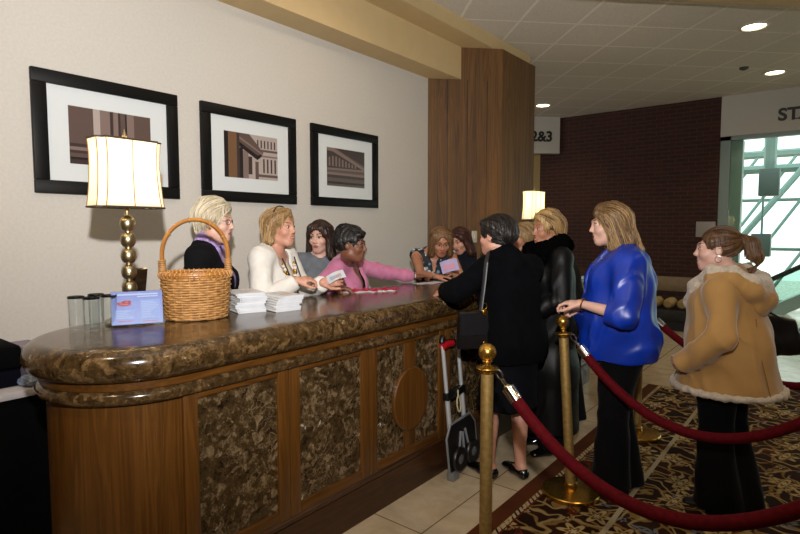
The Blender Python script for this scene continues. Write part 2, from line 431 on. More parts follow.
class Person:
    def __init__(s, loc, face, label, S=1.65, b=1., skin_m=None, lip='#9c4a48', brow='#4a3524', lean=0., side=0., belly=0., bust=1.,
                 head=None, yaw=0., pitch=0., roll=0., feet=None, foot_yaw=(6, -6), smile=0., hs=.97, shz=1.352):
        s.S = S; s.k = S/1.65; s.b = b; s.lean = math.radians(lean); s.side = side
        rz = math.atan2(-face[0], face[1]); s.root = thing('person', (loc[0], loc[1], 0), label, 'person', rz=rz)
        s.W = np.array(FR[s.root.name]); s.Wi = np.linalg.inv(s.W)
        s.prims = []; k = s.k; T = s.T
        s.skin_m = skin_m; s.lip = simple('lips', lip, .35); s.brow = simple('eyebrow', brow, .7)
        s.pelvis = .90*k
        hl = T(1.535*k, .03) if head is None else s.loc(head)
        s.H = np.eye(4); s.H[:3, :3] = Rm(yaw, pitch, roll)*hs; s.H[:3, 3] = hl; s.hs = hs; s.hc = hl
        add = lambda *a, **q: s.prims.append(Seg(*a, **q))
        rx = s.ex()
        add(T(.87*k), T(.97*k), (.162*b, .112*b), (.158*b, .112*b), rx, k=.03, tag='torso')
        add(T(.97*k), T(1.07*k), (.155*b, .112*b), (.130*b, .098*b), rx, k=.05, tag='torso')
        add(T(1.07*k), T(1.22*k), (.130*b, .098*b), (.148*b, .106*b), rx, k=.05, tag='torso')
        add(T(1.22*k), T(1.325*k, -.01), (.148*b, .106*b), (.132*b, .078*b), rx, k=.05, tag='torso')
        sw = .158*(.6+.4*b)*k
        s.sh = {'l': T(shz*k, -.005)-rx*sw, 'r': T(shz*k, -.005)+rx*sw}
        add(s.sh['l'], s.sh['r'], .047, k=.05, tag='torso')
        nb = T(1.40*k, -.01)
        add(T(1.34*k, -.015), nb, (.10, .058), (.056, .05), rx, k=.05, tag='torso')
        for q in (-1, 1):
            s.prims.append(Seg.ball(T(1.205*k, .075*b)+rx*q*.06*b, (.060*b*bust, .054*b*bust, .064*b*bust), k=.06, tag='torso'))
            s.prims.append(Seg.ball(T(.885*k, -.06*b)+rx*q*.07*b, .088*b, k=.05, tag='torso'))
        if belly: s.prims.append(Seg.ball(T(1.02*k, .05), (.15*b, .10*b+belly, .15), k=.08, tag='torso'))
        M = s.H
        add(nb-A3((0, 0, .03)), M[:3, :3] @ A3((0, -.018, -.06))+M[:3, 3], (.055, .054), (.052, .054), rx, k=.03, tag='neck')
        if feet is None: feet = [(-.09, .0), (.09, .0)]
        else: feet = [tuple(s.loc((f[0], f[1], 0))[:2]) for f in feet]
        s.leg = []
        for q, f, fy in ((-1, feet[0], foot_yaw[0]), (1, feet[1], foot_yaw[1])):
            hip = A3((q*.088*b, 0, .86*k)); ank = A3((f[0], f[1]-.02, .085)); kn = hip*.46+ank*.54+A3((0, .025, 0)); kn[2] = .47*k
            fd = Rm(fy)[:, 1]
            add(hip, kn, (.086*b, .092*b), (.056, .06), k=.03, tag='leg')
            add(kn, ank, (.052, .056), (.033, .037), k=.02, tag='leg')
            s.prims.append(Seg(kn*.72+ank*.28-A3((0, .022, 0)), kn*.5+ank*.5-A3((0, .016, 0)), (.042, .036), (.036, .03), k=.02, tag='leg'))
            add(ank+A3((0, 0, -.03))-fd*.025, ank+fd*.05+A3((0, 0, -.055)), .032, (.03, .026), k=.02, tag='leg')
            add(ank+fd*.05+A3((0, 0, -.055)), ank+fd*.15+A3((0, 0, -.066)), (.034, .024), (.036, .016), k=.015, tag='leg')
            s.leg.append((hip, kn, ank, fd))
        s.arm = {}; s.fine = []; s.smile = smile
    def ex(s): return nrm((math.cos(s.side*.0), 0, 0))
    def T(s, z, f=0.):
        dz = z-.90*s.k if hasattr(s, 'k') else 0
        c, q = math.cos(s.lean), math.sin(s.lean)
        return A3((s.side*max(dz, 0), f*c+dz*q, .90*s.k+dz*c-f*q))
    def loc(s, w):
        p = A3((w[0], w[1], w[2])); return s.Wi[:3, :3] @ p+s.Wi[:3, 3]
    def ldir(s, w): return s.Wi[:3, :3] @ A3(w)
    def set_arm(s, q, wrist, elbow=None, hand=None, palm=(0, 0, -1), curl=.35, world=True, up=.29, lo=.245, thumb=1.):
        """wrist in world space (or local), elbow given as a hint direction"""
        k = s.k; S0 = s.sh[q]; w = s.loc(wrist) if world else A3(wrist)
        d = w-S0; L = np.linalg.norm(d); a, b = up*k, lo*k
        if L > (a+b)*.995: w = S0+d/L*(a+b)*.995; d = w-S0; L = np.linalg.norm(d)
        x = (a*a-b*b+L*L)/(2*L); h = math.sqrt(max(a*a-x*x, 0)); u = d/L
        hint = A3(elbow if elbow is not None else ((-.4 if q == 'l' else .4), -.5, -.8)); hint = nrm(hint-u*(hint @ u))
        e = S0+u*x+hint*h
        bb = .55+.45*s.b
        s.prims.append(Seg(S0, e, .047*bb, .037*bb, k=.025, tag='arm_'+q))
        s.prims.append(Seg(e, w, (.039*bb, .037*bb), (.026, .021), k=.012, tag='fore_'+q))
        hd = nrm(w-e) if hand is None else nrm(s.ldir(hand) if world else A3(hand))
        pn = s.ldir(palm) if world else A3(palm); pn = nrm(pn-hd*(pn @ hd)); sd = np.cross(hd, pn)
        th = -1 if q == 'l' else 1          # thumb side
        sd = sd*th*-1
        g = lambda a, b, c: w+hd*a+sd*b+pn*c
        P = s.prims
        P.append(Seg(g(-.005, 0, 0), g(.05, .002, .0), (.026, .018), (.037, .014), sd, .012, tag='hand'))
        P.append(Seg(g(.045, .002, 0), g(.078, 0, .002), (.037, .014), (.036, .011), sd, .012, tag='hand'))
        for i, (o, ln) in enumerate(((.028, .070), (.0095, .079), (-.0095, .073), (-.027, .057))):
            p = g(.080-abs(o)*.12, o, .001); cu = curl*(1+.12*i)
            dv = hd+sd*o*2.2; dv = nrm(dv); ang = 0.
            for j, (f, r0, r1) in enumerate(((.44, .0088, .0082), (.31, .0082, .0076), (.25, .0076, .0062))):
                ang += cu*(.8 if j == 0 else 1.1)
                n = p+(dv*math.cos(ang)+pn*math.sin(ang))*ln*f
                P.append(Seg(p, n, r0, r1, k=.004, tag='hand')); p = n
        p = g(.012, .022, .006); n = g(.045, .045, .016+.01*curl); P.append(Seg(p, n, .014, .0105, k=.012, tag='hand'))
        m = n+nrm(hd*.8+sd*(.45-.5*curl)*thumb+pn*(.2+.3*curl))*.034; P.append(Seg(n, m, .0105, .009, k=.004, tag='hand'))
        P.append(Seg(m, m+nrm(hd+pn*.4*curl)*.022, .009, .007, k=.004, tag='hand'))
        s.arm[q] = (S0, e, w, hd, sd, pn)
        s.fine.append((np.minimum(w, g(.17, 0, .05))-.05, np.maximum(w, g(.17, 0, .05))+.05))
    def face(s):
        r = []; ball = Seg.ball
        r += [ball((0, -.018, .035), (.0735, .092, .084), .02), ball((0, .024, -.03), (.058, .064, .082), .03),
              ball((0, .062, -.094), (.023, .022, .019), .03), Seg((-.044, .0, -.062), (-.015, .062, -.094), .019, .015, k=.03), Seg((.044, .0, -.062), (.015, .062, -.094), .019, .015, k=.03)]
        for q in (-1, 1):
            r += [ball((q*.037, .058, -.026), (.025, .024, .022), .028), Seg((q*.010, .086, .030), (q*.040, .074, .032), .008, .007, k=.022),
                  ball((q*.0305, .094, .010), (.0145, .016, .0105), .016, op='s'), ball((q*.0305, .0735, .0095), (.0150, .0125, .0125), .006)]
        r += [Seg((0, .084, .022), (0, .1035, -.022), .0075, .0092, k=.014), ball((0, .1055, -.0245), (.010, .009, .0085), .008)]
        for q in (-1, 1): r += [ball((q*.0125, .097, -.029), (.007, .009, .0065), .007)]
        r += [ball((0, .080, -.060), (.027, .016, .020), .02),
              Seg((-.018, .086, -.0555), (.018, .086, -.0555), (.0055, .006), ex=(0, 1, 0), k=.008), Seg((-.016, .0855, -.068), (.016, .0855, -.068), (.006, .0068), ex=(0, 1, 0), k=.008),
              Seg((-.024, .091, -.0605), (0, .1, -.062), .0022, .003, k=.005, op='s'), Seg((.024, .091, -.0605), (0, .1, -.062), .0022, .003, k=.005, op='s')]
        for q in (-1, 1):
            R = Rm(q*-14, 0, 0); e = ball((q*.076, -.012, .0), (.008, .019, .032), .008, R=R); r.append(e)
            r += [ball((q*.085, -.008, .004), (.006, .010, .018), .006, op='s')]
        return [x.xf(s.H) for x in r]
    def build_body(s, brow=True):
        for q in 'lr':
            if q not in s.arm:
                x = -1 if q == 'l' else 1
                s.set_arm(q, s.sh[q]+A3((x*.06, .09, -.50*s.k)), elbow=(x*.5, -.8, 0), hand=(0, .25, -1), palm=(-x, 0, 0), world=False)
                s.fine.pop()
        al = s.prims+s.face()
        lo = np.min([np.minimum(p.a, p.b)-max(*p.ra, *p.rb, p.c or 0) for p in al], 0)-.03
        hi = np.max([np.maximum(p.a, p.b)+max(*p.ra, *p.rb, p.c or 0) for p in al], 0)+.03
        v = Vol(lo, hi, .0115, [(s.hc-.135, s.hc+.135)]+s.fine, .0044)
        for p in al:
            v.add(p)
        v.plane((0, 0, .004), (0, 0, -1)); P, F = v.net(1)
        Q = (P-s.hc) @ np.linalg.inv(s.H[:3, :3]).T; C = Q[F].mean(1); mi = np.zeros(len(F), int)
        x, y, z = np.abs(C[:, 0]), C[:, 1], C[:, 2]
        mi[(y > .078) & (x < .023) & (np.abs(z+.0615) < .0125-.0085*(x/.023)**2)] = 1
        zb = .031+.006*np.sin(np.clip((x-.012)/.034, 0, 1)*PI*.75)
        mi[(y > .068) & (x > .0175) & (x < .0435) & (z > .0155-.5*np.abs(x-.0305)**1.3*4) & (z < .0195-.12*np.abs(x-.0305))] = 2
        if s.smile: mi[(y > .078) & (x < .0165) & (np.abs(z+.0615) < .0045-.003*(x/.0165)**2)] = 3
        if brow: mi[(y > .055) & (x > .012) & (x < .046) & (np.abs(z-zb) < .0035)] = 2
        s.body = link('body', np_mesh('body', P, F, mi), [s.skin_m, s.lip, s.brow, M_EYE], s.root)
        for q in (-1, 1):
            b = B(); c = s.H[:3, :3] @ A3((q*.0305, .0765, .0085))+s.hc; r = .0118*s.hs
            M = Matrix.Translation(V(c)) @ Matrix((s.H[:3, :3]/s.hs).tolist()).to_4x4()
            b.ball((0, 0, 0), (r*1.05, r, r*.62), 14, M, 0)
            b.lathe([(.0066, -.0006), (.0060, .0010), (.003, .0018)], 12, M @ Matrix.Translation((0, r-.0012, 0)) @ Matrix.Rotation(-PI/2, 4, 'X'), 1)
            b.lathe([(.0034, 0.001), (.0030, .0024)], 10, M @ Matrix.Translation((0, r-.0012, 0)) @ Matrix.Rotation(-PI/2, 4, 'X'), 2)
            part('eye', b, [M_EYE, M_IRIS, M_PUP], s.body, world=False)
    def sel(s, tags): return [p for p in s.prims if p.tag in tags]
    def garment(s, name, mat, tags=(), inf=.012, extra=(), cut=(), post=(), tk=None, planes=(), sleeve=None, h=.0095, wr=(.003, 38), stretch=(1, 1, .4), k=None, label=None, seed=1, smooth=1, armk=None, sleeve_inf=None, local=None, parent=None, ret=False):
        ps = []
        for p in s.sel(tags): ps.append((p, inf)); 
        nt = len(ps)
        if sleeve is not None:
            for q in 'lr':
                if isinstance(sleeve, dict) and q not in sleeve: continue
                fr = sleeve[q] if isinstance(sleeve, dict) else sleeve
                S0, e, w = s.arm[q][:3]; bb = .55+.45*s.b; si = inf if sleeve_inf is None else sleeve_inf
                if fr <= 0:
                    f = 1+fr; ps.append((Seg(S0, S0+(e-S0)*f, .048*bb, .048*bb+(.037-.048)*bb*f, k=.03, c=.012), si)); continue
                ps.append((Seg(S0, e, .048*bb, .040*bb, k=.03), si))
                ps.append((Seg(e, e+(w-e)*fr, .041*bb, (.041+(.029-.041)*fr)*bb, k=.018, c=.010), si))
        for p in extra: ps.append((p, 0.))
        lo = np.min([np.minimum(p.a, p.b)-max(*p.ra, *p.rb, p.c or 0)-i for p, i in ps], 0)-.03
        hi = np.max([np.maximum(p.a, p.b)+max(*p.ra, *p.rb, p.c or 0)+i for p, i in ps], 0)+.03
        v = Vol(lo, hi, h)
        for j, (p, i) in enumerate(ps): v.add(p, i, k=tk if j < nt and tk else k)
        for p, n in planes: v.plane(p, n)
        for p in cut: v.add(p, 0., 's')
        for p in post: v.add(p)
        P, F = v.net(smooth)
        if wr: P = P+normals(P, F)*waves(P, wr[0], wr[1], seed, stretch)[:, None]
        if ret: return P, F, v
        return link(name, np_mesh(name, P, F), mat, parent or s.root, label=label)
    def shoe(s, i, mat, heel=0., low=False):
        hip, kn, ank, fd = s.leg[i]; v0 = A3((ank[0], ank[1], 0))
        sd = np.cross(fd, (0, 0, 1)); ps = [Seg(v0-fd*.035+A3((0, 0, .035)), v0+fd*.06+A3((0, 0, .03)), (.034, .036), (.038, .03), sd, .02),
              Seg(v0+fd*.06+A3((0, 0, .028)), v0+fd*.165+A3((0, 0, .014)), (.041, .03), (.034, .018), sd, .02)]
        lo = np.min([np.minimum(p.a, p.b) for p in ps], 0)-.08; hi = np.max([np.maximum(p.a, p.b) for p in ps], 0)+.08
        v = Vol(lo, hi, .006)
        for p in ps: v.add(p, .003)
        if low: v.add(Seg(v0+A3((0, 0, .085))-fd*.0, v0+fd*.085+A3((0, 0, .085)), (.036, .04), (.028, .04), sd, .004), 0, 's')
        v.plane((0, 0, .001), (0, 0, -1)); P, F = v.net(1)
        return link('shoe', np_mesh('shoe', P, F), mat, s.root)
    def trousers(s, mat, flare=.03, wr=(.005, 32), top=1.0, hem=.03, inf=.014, seed=3):
        ex = []
        for hip, kn, ank, fd in s.leg:
            ex += [Seg(hip, kn, (.100*s.b, .108*s.b), (.074, .082), k=.03), Seg(kn, A3((ank[0], ank[1]+.01, .02)), (.074, .082), (.062+flare, .075+flare*1.3), k=.03, c=.02)]
        return s.garment('trousers', mat, extra=ex+[Seg(s.T(.86*s.k), s.T(top*s.k), (.172*s.b, .13*s.b), (.165*s.b, .125*s.b), k=.04)], planes=[((0, 0, hem), (0, 0, -1))], wr=wr, seed=seed, stretch=(1, 1, .3))
    def hair(s, mat, prims, cuts, flow, n=260, rad=.0021, steps=14, step=.013, h=.0048, disp=.0025, seed=5, lift=.0008, smooth=1, tube=True, name='hair', zst=None):
        ps = [p.xf(s.H) for p in prims]
        lo = np.min([np.minimum(p.a, p.b)-max(*p.ra, *p.rb, p.c or 0) for p in ps], 0)-.02
        hi = np.max([np.maximum(p.a, p.b)+max(*p.ra, *p.rb, p.c or 0) for p in ps], 0)+.02
        v = Vol(lo, hi, h)
        for p in ps: v.add(p)
        for c in cuts: v.add(c.xf(s.H), 0., 's')
        P, F = v.net(smooth); N = normals(P, F); R = s.H[:3, :3]/s.hs; Ri = np.linalg.inv(s.H[:3, :3])
        hq = (P-s.hc) @ Ri.T; az = np.arctan2(hq[:, 0], -hq[:, 1]+.02)
        P = P+N*(disp*(np.sin(az*19+2*np.sin(hq[:, 2]*30))+.7*np.sin(az*41+1+hq[:, 2]*25)))[:, None]
        rng = np.random.default_rng(seed); st = P[rng.integers(0, len(P), n)].copy(); path = [st]
        x = st
        for i in range(steps):
            q = (x-s.hc) @ Ri.T; f = flow(q) @ R.T; g = v.grad(x)
            f = f-g*(f*g).sum(1, keepdims=True); f /= np.linalg.norm(f, axis=1, keepdims=True)+1e-9
            x = x+f*step; d = v.sample(x)-disp*.6-lift*(1+i*.25)
            ok = np.abs(d) < .02
            x = np.where(ok[:, None], x-v.grad(x)*d[:, None], x-A3((0, 0, .3))*step); path.append(x)
        path = np.stack(path, 1)          # n, steps+1, 3
        jit = rng.normal(0, .0012, path.shape).cumsum(1)*.6; path = path+jit
        d = np.diff(path, axis=1, append=path[:, -1:]+(path[:, -1:]-path[:, -2:-1])); d /= np.linalg.norm(d, axis=2, keepdims=True)+1e-9
        a = np.cross(d, A3((.31, .2, .93))); a /= np.linalg.norm(a, axis=2, keepdims=True)+1e-9; b = np.cross(d, a)
        m = steps+1; rr = rad*np.sin(np.linspace(.25, 3.0, m))**.6; rr = rr[None, :, None]*rng.uniform(.6, 1.3, (n, 1, 1))
        ring = np.stack([path+a*rr, path+b*rr, path-a*rr, path-b*rr], 2)      # n,m,4,3
        base = len(P); idx = base+np.arange(n*m*4).reshape(n, m, 4)
        Q = np.stack([idx[:, :-1], np.roll(idx, -1, 2)[:, :-1], np.roll(idx, -1, 2)[:, 1:], idx[:, 1:]], -1).reshape(-1, 4)
        if not tube: return link(name, np_mesh(name, P, F), mat, s.root)
        return link(name, np_mesh(name, np.concatenate([P, ring.reshape(-1, 3)]), np.concatenate([F, Q])), mat, s.root)
    def hp(s, p): return s.H[:3, :3] @ A3(p)+s.hc
    def glasses(s, mat):
        b = B(); h = lambda x, y, z: tuple(s.hp((x, y, z)))
        for q in (-1, 1):
            b.tube([h(q*.032+.021*math.cos(t), .098-.012*abs(q*.032+.021*math.cos(t))/.05, .006+.015*math.sin(t)) for t in np.linspace(0, 2*PI, 20)[:-1]], .0016, 6, loop=True)
            b.tube([h(q*.053, .086, .012), h(q*.074, .05, .013), h(q*.081, -.012, .012), h(q*.081, -.03, -.002)], .0016, 6)
        b.tube([h(-.011, .100, .010), h(0, .103, .012), h(.011, .100, .010)], .0016, 6)
        g = part('glasses', b, mat, s.root, world=False)
    def ring_at(s, q, mat, f=.88, r=.029, t=.003, name='bracelet'):
        S0, e, w, hd, sd, pn = s.arm[q]; c = e+(w-e)*f; u = nrm(w-e); a = nrm(np.cross(u, (.3, .2, .9))); c2 = np.cross(u, a)
        b = B(); b.tube([tuple(c+(a*math.cos(x)+c2*math.sin(x))*r) for x in np.linspace(0, 2*PI, 25)[:-1]], t, 6, loop=True)
        return part(name, b, mat, s.root, world=False)
    def chain(s, name, mat, pts, r, n=8, mi=0, loop=False): 
        b = B(); b.tube([tuple(p) for p in pts], r, n, loop=loop); return part(name, b, mat, s.root, world=False)

def heading(x, y, h):
    """unit vector in the world for a heading h degrees off the line towards the viewer side of the lobby"""
    v = nrm((x, y)); r = A3((v[1], -v[0])); h = math.radians(h); f = -v*math.cos(h)+r*math.sin(h); return (f[0], f[1])
def flow_down(px=0., spread=.5, back=.35):
    def f(q):
        o = np.zeros_like(q); top = np.clip((q[:, 2]-.02)/.1, 0, 1)
        o[:, 0] = np.sign(q[:, 0]-px)*(.15+spread*top*1.6); o[:, 1] = -back*(top+.25); o[:, 2] = -1+.7*top
        return o
    return f
def flow_to(p, after=(0, -.3, -1)):
    p = A3(p)
    def f(q):
        d = p-q; L = np.linalg.norm(d, axis=1, keepdims=True); t = (q[:, 1:2] < p[1]+.005)
        return np.where(t, A3(after), d/(L+1e-6))
    return f
SB = Seg.ball
def face_cut(w=.078, top=.066, y=.122, d=.10, zc=-.02, low=.11): return [SB((0, y, zc), (w, d, top-zc), .012), SB((0, y, zc-.06), (w*.95, d, low), .012)]
def ear_cut(r=.03): return [SB((q*.088, .004, -.016), (r, r*.95, r*1.25), .012) for q in (-1, 1)]
# ------------------------------------------------------------------ the lobby shell
WX = -3.5; ZC = 3.64; YB = 10.07
m_wall = simple('wallcovering', '#cac5be', .8, 0, '#c5c0b8', 60, .07, 600)
m_soffit = simple('soffit_paint', '#c9b083', .75, 0, '#c6ad80', 8)
m_tan = simple('tan_wall', '#a58b58', .8, 0, '#9d8350', 6)
m_white = simple('white_paint', '#b9b6ae', .6)
m_oak_dark = wood('dark_oak', '#3d260d', '#604017', '#80592b', (7, 7, .35), .6)
m_oak = wood('warm_oak', '#3a230b', '#583611', '#744b1d', (8, 8, .4), .35)
m_oak_flat = wood('warm_oak_rail', '#3a230b', '#563410', '#70481b', (8, .5, 8), .35)
m_plinth = wood('plinth_oak', '#25140a', '#3c220f', '#523016', (8, .5, 8), .35)
m_marble = marble('emperador_marble', '#1a120b', '#45351f', '#9a8365', '#e2d7c3', 1., .15)
m_marble_top = marble('polished_marble_top', '#1f150a', '#44321c', '#7d6340', '#cdbd9e', 1.15, .17)

def tile_mat():
    t = NT('ceiling_tile'); v = t.obj((1, 1, 1), (0, 0, math.radians(45)))
    br = t.n('ShaderNodeTexBrick', offset=0., squash=1.); t.l(v, br.inputs['Vector'])
    br.inputs['Scale'].default_value = 1; br.inputs['Brick Width'].default_value = .61; br.inputs['Row Height'].default_value = .61
    br.inputs['Mortar Size'].default_value = .015; br.inputs['Mortar Smooth'].default_value = .1; br.inputs['Bias'].default_value = -.3
    br.inputs['Color1'].default_value = lin('#d9d2c9'); br.inputs['Color2'].default_value = lin('#d3ccc2'); br.inputs['Mortar'].default_value = lin('#efe8df')
    sp = t.ramp(t.noise(t.obj((1, 1, 1)), 90, 3, .6), [(.4, .86), (.6, 1.)])
    c = t.n('ShaderNodeMix', data_type='RGBA', blend_type='MULTIPLY'); c.inputs[0].default_value = 1.
    t.l(br.outputs[0], c.inputs[6]); t.l(sp, c.inputs[7]); t.col(c.outputs[2]); t.set(Roughness=.9)
    t.bump(br.outputs['Fac'], .4, .01); return t.m
def brick_mat():
    t = NT('dark_red_brick'); v = t.obj((1, 1, 1), (PI/2, 0, 0))
    br = t.n('ShaderNodeTexBrick', offset=.5); t.l(v, br.inputs['Vector'])
    br.inputs['Scale'].default_value = 1; br.inputs['Brick Width'].default_value = .205; br.inputs['Row Height'].default_value = .068
    br.inputs['Mortar Size'].default_value = .007; br.inputs['Mortar Smooth'].default_value = .2
    br.inputs['Color1'].default_value = lin('#3f1c12'); br.inputs['Color2'].default_value = lin('#301510'); br.inputs['Mortar'].default_value = lin('#48342a')
    t.col(t.mix(t.math('MULTIPLY', t.noise(t.obj(), 3, 4), .4), br.outputs[0], '#33150f'))
    t.set(Roughness=.85); t.bump(t.math('SUBTRACT', 1., br.outputs['Fac']), .5, .01); return t.m
def floor_mat():
    t = NT('cream_stone_tile'); v = t.obj((1, 1, 1), (0, 0, 0), (.0, -.15, 0))
    br = t.n('ShaderNodeTexBrick', offset=0.); t.l(t.obj((1, 1, 1), (0, 0, 0), (1.585, -.0, 0)), br.inputs['Vector'])
    br.inputs['Scale'].default_value = 1; br.inputs['Brick Width'].default_value = .72; br.inputs['Row Height'].default_value = .72
    br.inputs['Mortar Size'].default_value = .004; br.inputs['Mortar Smooth'].default_value = .1
    n = t.noise(t.obj((1, 1, 1)), 4.5, 8, .65, .4)
    base = t.ramp(n, [(.3, '#ae9a7c'), (.55, '#c2b094'), (.75, '#cfc0a6')])
    t.col(t.mix(br.outputs['Fac'], base, '#6f5d45')); t.set(Roughness=.16); t.bump(t.math('SUBTRACT', 1., br.outputs['Fac']), .2, .003); return t.m
m_tile, m_brick, m_floor = tile_mat(), brick_mat(), floor_mat()

XR, YN = 7.5, -4.5
b = B(); b.box((-9, YN, -.12), (XR, 20, 0)); struct('floor', b, m_floor)
b = B(); b.box((WX-.2, YN, 0), (WX, 4.869, 3.30)); struct('wall_left', b, m_wall)
b = B(); b.box((-9, YN, ZC), (XR, YB+.3, ZC+.15)); struct('ceiling', b, m_tile)
b = B(); b.box((WX, YN, 3.166), (-3.24, 5.12, ZC)); struct('trim_1', b, m_soffit)
b = B(); b.box((-3.25, YN, 3.504), (-2.985, 6.27, ZC+.01)); struct('trim_2', b, m_soffit)
# timber pier: a splayed face from the wall, then a long face beside the lobby
b = B(); b.prism([(-3.5, 4.869), (-2.918, 5.451), (-2.918, 6.27), (-5.2, 6.27), (-5.2, 4.869)], 0, 3.504)
o = struct('wall_pier', b, m_oak_dark)
b = B()
for i in range(3):
    s0 = .15+i*.155; b.prism([(-3.5+s0, 4.869+s0), (-3.5+s0+.004, 4.869+s0+.004), (-3.5+s0+.006, 4.869+s0+.002), (-3.5+s0+.002, 4.869+s0-.002)], 0, 3.16)
struct('trim_3', b, simple('shadow_groove', '#241408', .6))
b = B(); b.box((-4.55, YB, 0), (-1.5, YB+.25, ZC)); struct('wall_back', b, m_brick)
b = B(); b.box((-4.55, YB-.025, .50), (-1.5, YB, .745), .008); struct('trim_4', b, simple('timber_rail', '#8a7350', .5, 0, '#7f6847', 10))
b = B(); b.box((-9, YB+.3, 0), (-4.5, YB+.5, ZC)); struct('wall_corridor', b, m_tan)
b = B(); b.box((-9.2, 4.8, 0), (-9, YB+.5, ZC)); struct('wall_far_left', b, m_tan)
b = B(); b.box((XR, YN, 0), (XR+.2, YB+.3, ZC)); struct('wall_right', b, m_tan)
b = B(); b.box((WX-.2, YN-.2, 0), (XR+.2, YN, ZC)); struct('wall_near', b, m_tan)
# dropped beam crossing the lobby on the diagonal
d0 = V((-1.226, 5.162, 0)); dd = V((.7071, .7071, 0)); pp = V((.7071, -.7071, 0))
pl = [d0-dd*2.35, d0+dd*5, d0+dd*5+pp*.9, d0-dd*2.35+pp*.9]
b = B(); b.prism([(p.x, p.y) for p in pl], 3.5, ZC+.01); struct('trim_5', b, m_soffit)
# header over the corridor, with its room numbers
hp0 = V((-4.126, 9.98, 0)); hd = V((.7071, .7071, 0))
b = B(); q0 = hp0-hd*2.6; n_ = V((.7071, -.7071, 0))
b.prism([(p.x, p.y) for p in (hp0, q0, q0-n_*.12, hp0-n_*.12)][::-1], 2.965, ZC)
hdr = struct('trim_6', b, m_white)
m_letter = simple('sign_lettering', '#191512', .5)
def serif_text(body, size, M, name, parent=None, serifs=(), weight=.008):
    me = text_mesh(body, size, .006, weight); bm = B(); bm.bm.from_mesh(me)
    for x0, x1, y in serifs: bm.box((x0*size, y*size, -.006), (x1*size, (y+.05)*size, .006))
    bmesh.ops.transform(bm.bm, matrix=M, verts=bm.bm.verts)
    return part(name, bm, m_letter, parent, sharp=None)
Mh = Matrix.Translation(hp0-hd*.565+n_*.006+V((0, 0, 3.19))) @ Matrix(((hd.x, 0, n_.x, 0), (hd.y, 0, n_.y, 0), (0, 1, 0, 0), (0, 0, 0, 1)))
serif_text('2&3', .26, Mh, 'lettering', hdr, [(.05, .5, 0.)])
# white header over the glass wall
b = B(); b.box((-1.5, YB-.02, 3.01), (XR, YB+.2, ZC)); hd2 = struct('wall_back_header', b, m_white)
Ms = Matrix.Translation((-.755, YB-.026, 3.175)) @ Matrix.Rotation(PI/2, 4, 'X')
serif_text('STA', .25, Ms, 'lettering', hd2, [(.78, 1.12, 0), (.68, .73, .62), (1.22, 1.27, .62), (1.28, 1.52, 0), (1.72, 1.98, 0)])

# ---- glass wall with the bright atrium behind it
m_alu = simple('grey_green_frame', '#7d8b84', .4, .3); m_pane = pane_glass('clear_pane', '#eef8f4')
b = B(); b.box((-1.5, YB+.02, 0), (-1.36, YB+.14, 3.01)); b.box((-1.5, YB+.02, 2.95), (6.6, YB+.14, 3.01)); b.box((-1.5, YB+.02, 0), (6.6, YB+.14, .06))
for x in (.9, 2.8, 4.7, 6.5): b.box((x, YB+.03, 0), (x+.06, YB+.13, 3.0))
w1 = struct('window_1', b, m_alu)
for x0, x1 in ((-1.36, .9), (.96, 2.8), (2.86, 4.7), (4.76, 6.5)):
    b = B(); b.box((x0, YB+.07, .06), (x1, YB+.08, 2.95)); part('glass_pane', b, m_pane, w1)
b = B(); b.box((-1.36, YB+.1, .06), (-1.20, YB+.3, 2.95)); part('mullion_post', b, simple('post_green', '#a3b3aa', .5), w1)
b = B(); b.box((6.6, YB, 0), (XR, YB+.3, ZC)); struct('wall_back_right', b, m_tan)
# sloped glazing of the atrium
m_steel = simple('painted_steel', '#86a09b', .45, .2)
def slope(u, w, off=0.):      # u along x, w up the slope
    return V((u, 13.2+w*.42-off*.9, .1+w*.9+off*.4))
b = B()
for i in range(-5, 16):
    u = -3.2+i*.7; b.tube([slope(u, 0), slope(u+3.4, 6.5)], .035, 6)
w2 = struct('window_2', b, m_steel)
for w in (.0, 1.15, 2.3, 3.45, 4.6, 5.75):
    b = B(); b.tube([slope(-5, w), slope(9, w)], .035 if w != 3.45 else .09, 6); part('purlin', b, m_steel, w2)
for i in range(-1, 4):
    b = B(); u = -2.3+i*2.4; b.tube([slope(u, 0, .35), slope(u+3.9, 6.5, .35)], .065, 8); part('truss', b, m_steel, w2)
b = B(); b.tube([slope(-5, 2.9, .3), slope(9, 2.9, .3)], .09, 8); part('ridge_beam', b, m_steel, w2)
for x, y, z, h in ((-1.0, 12.2, 2.16, .5), (-1.12, 12.6, 1.02, .44)):
    o = thing('pendant_light', (x, y, z), 'grey box pendant in the bright atrium, %s of the two' % ('upper' if z > 1.5 else 'lower'), 'lamp', 'grey pendants in the atrium')
    b = B(); b.box((x-.16, y-.12, z), (x+.16, y+.12, z+h), .015); part('housing', b, simple('pendant_grey', '#6e7a78', .5), o)
    b = B(); b.tube([(x, y, z+h), (x, y, 5.2)], .02 if z < 2 else .1, 8); part('rod', b, m_steel, o)
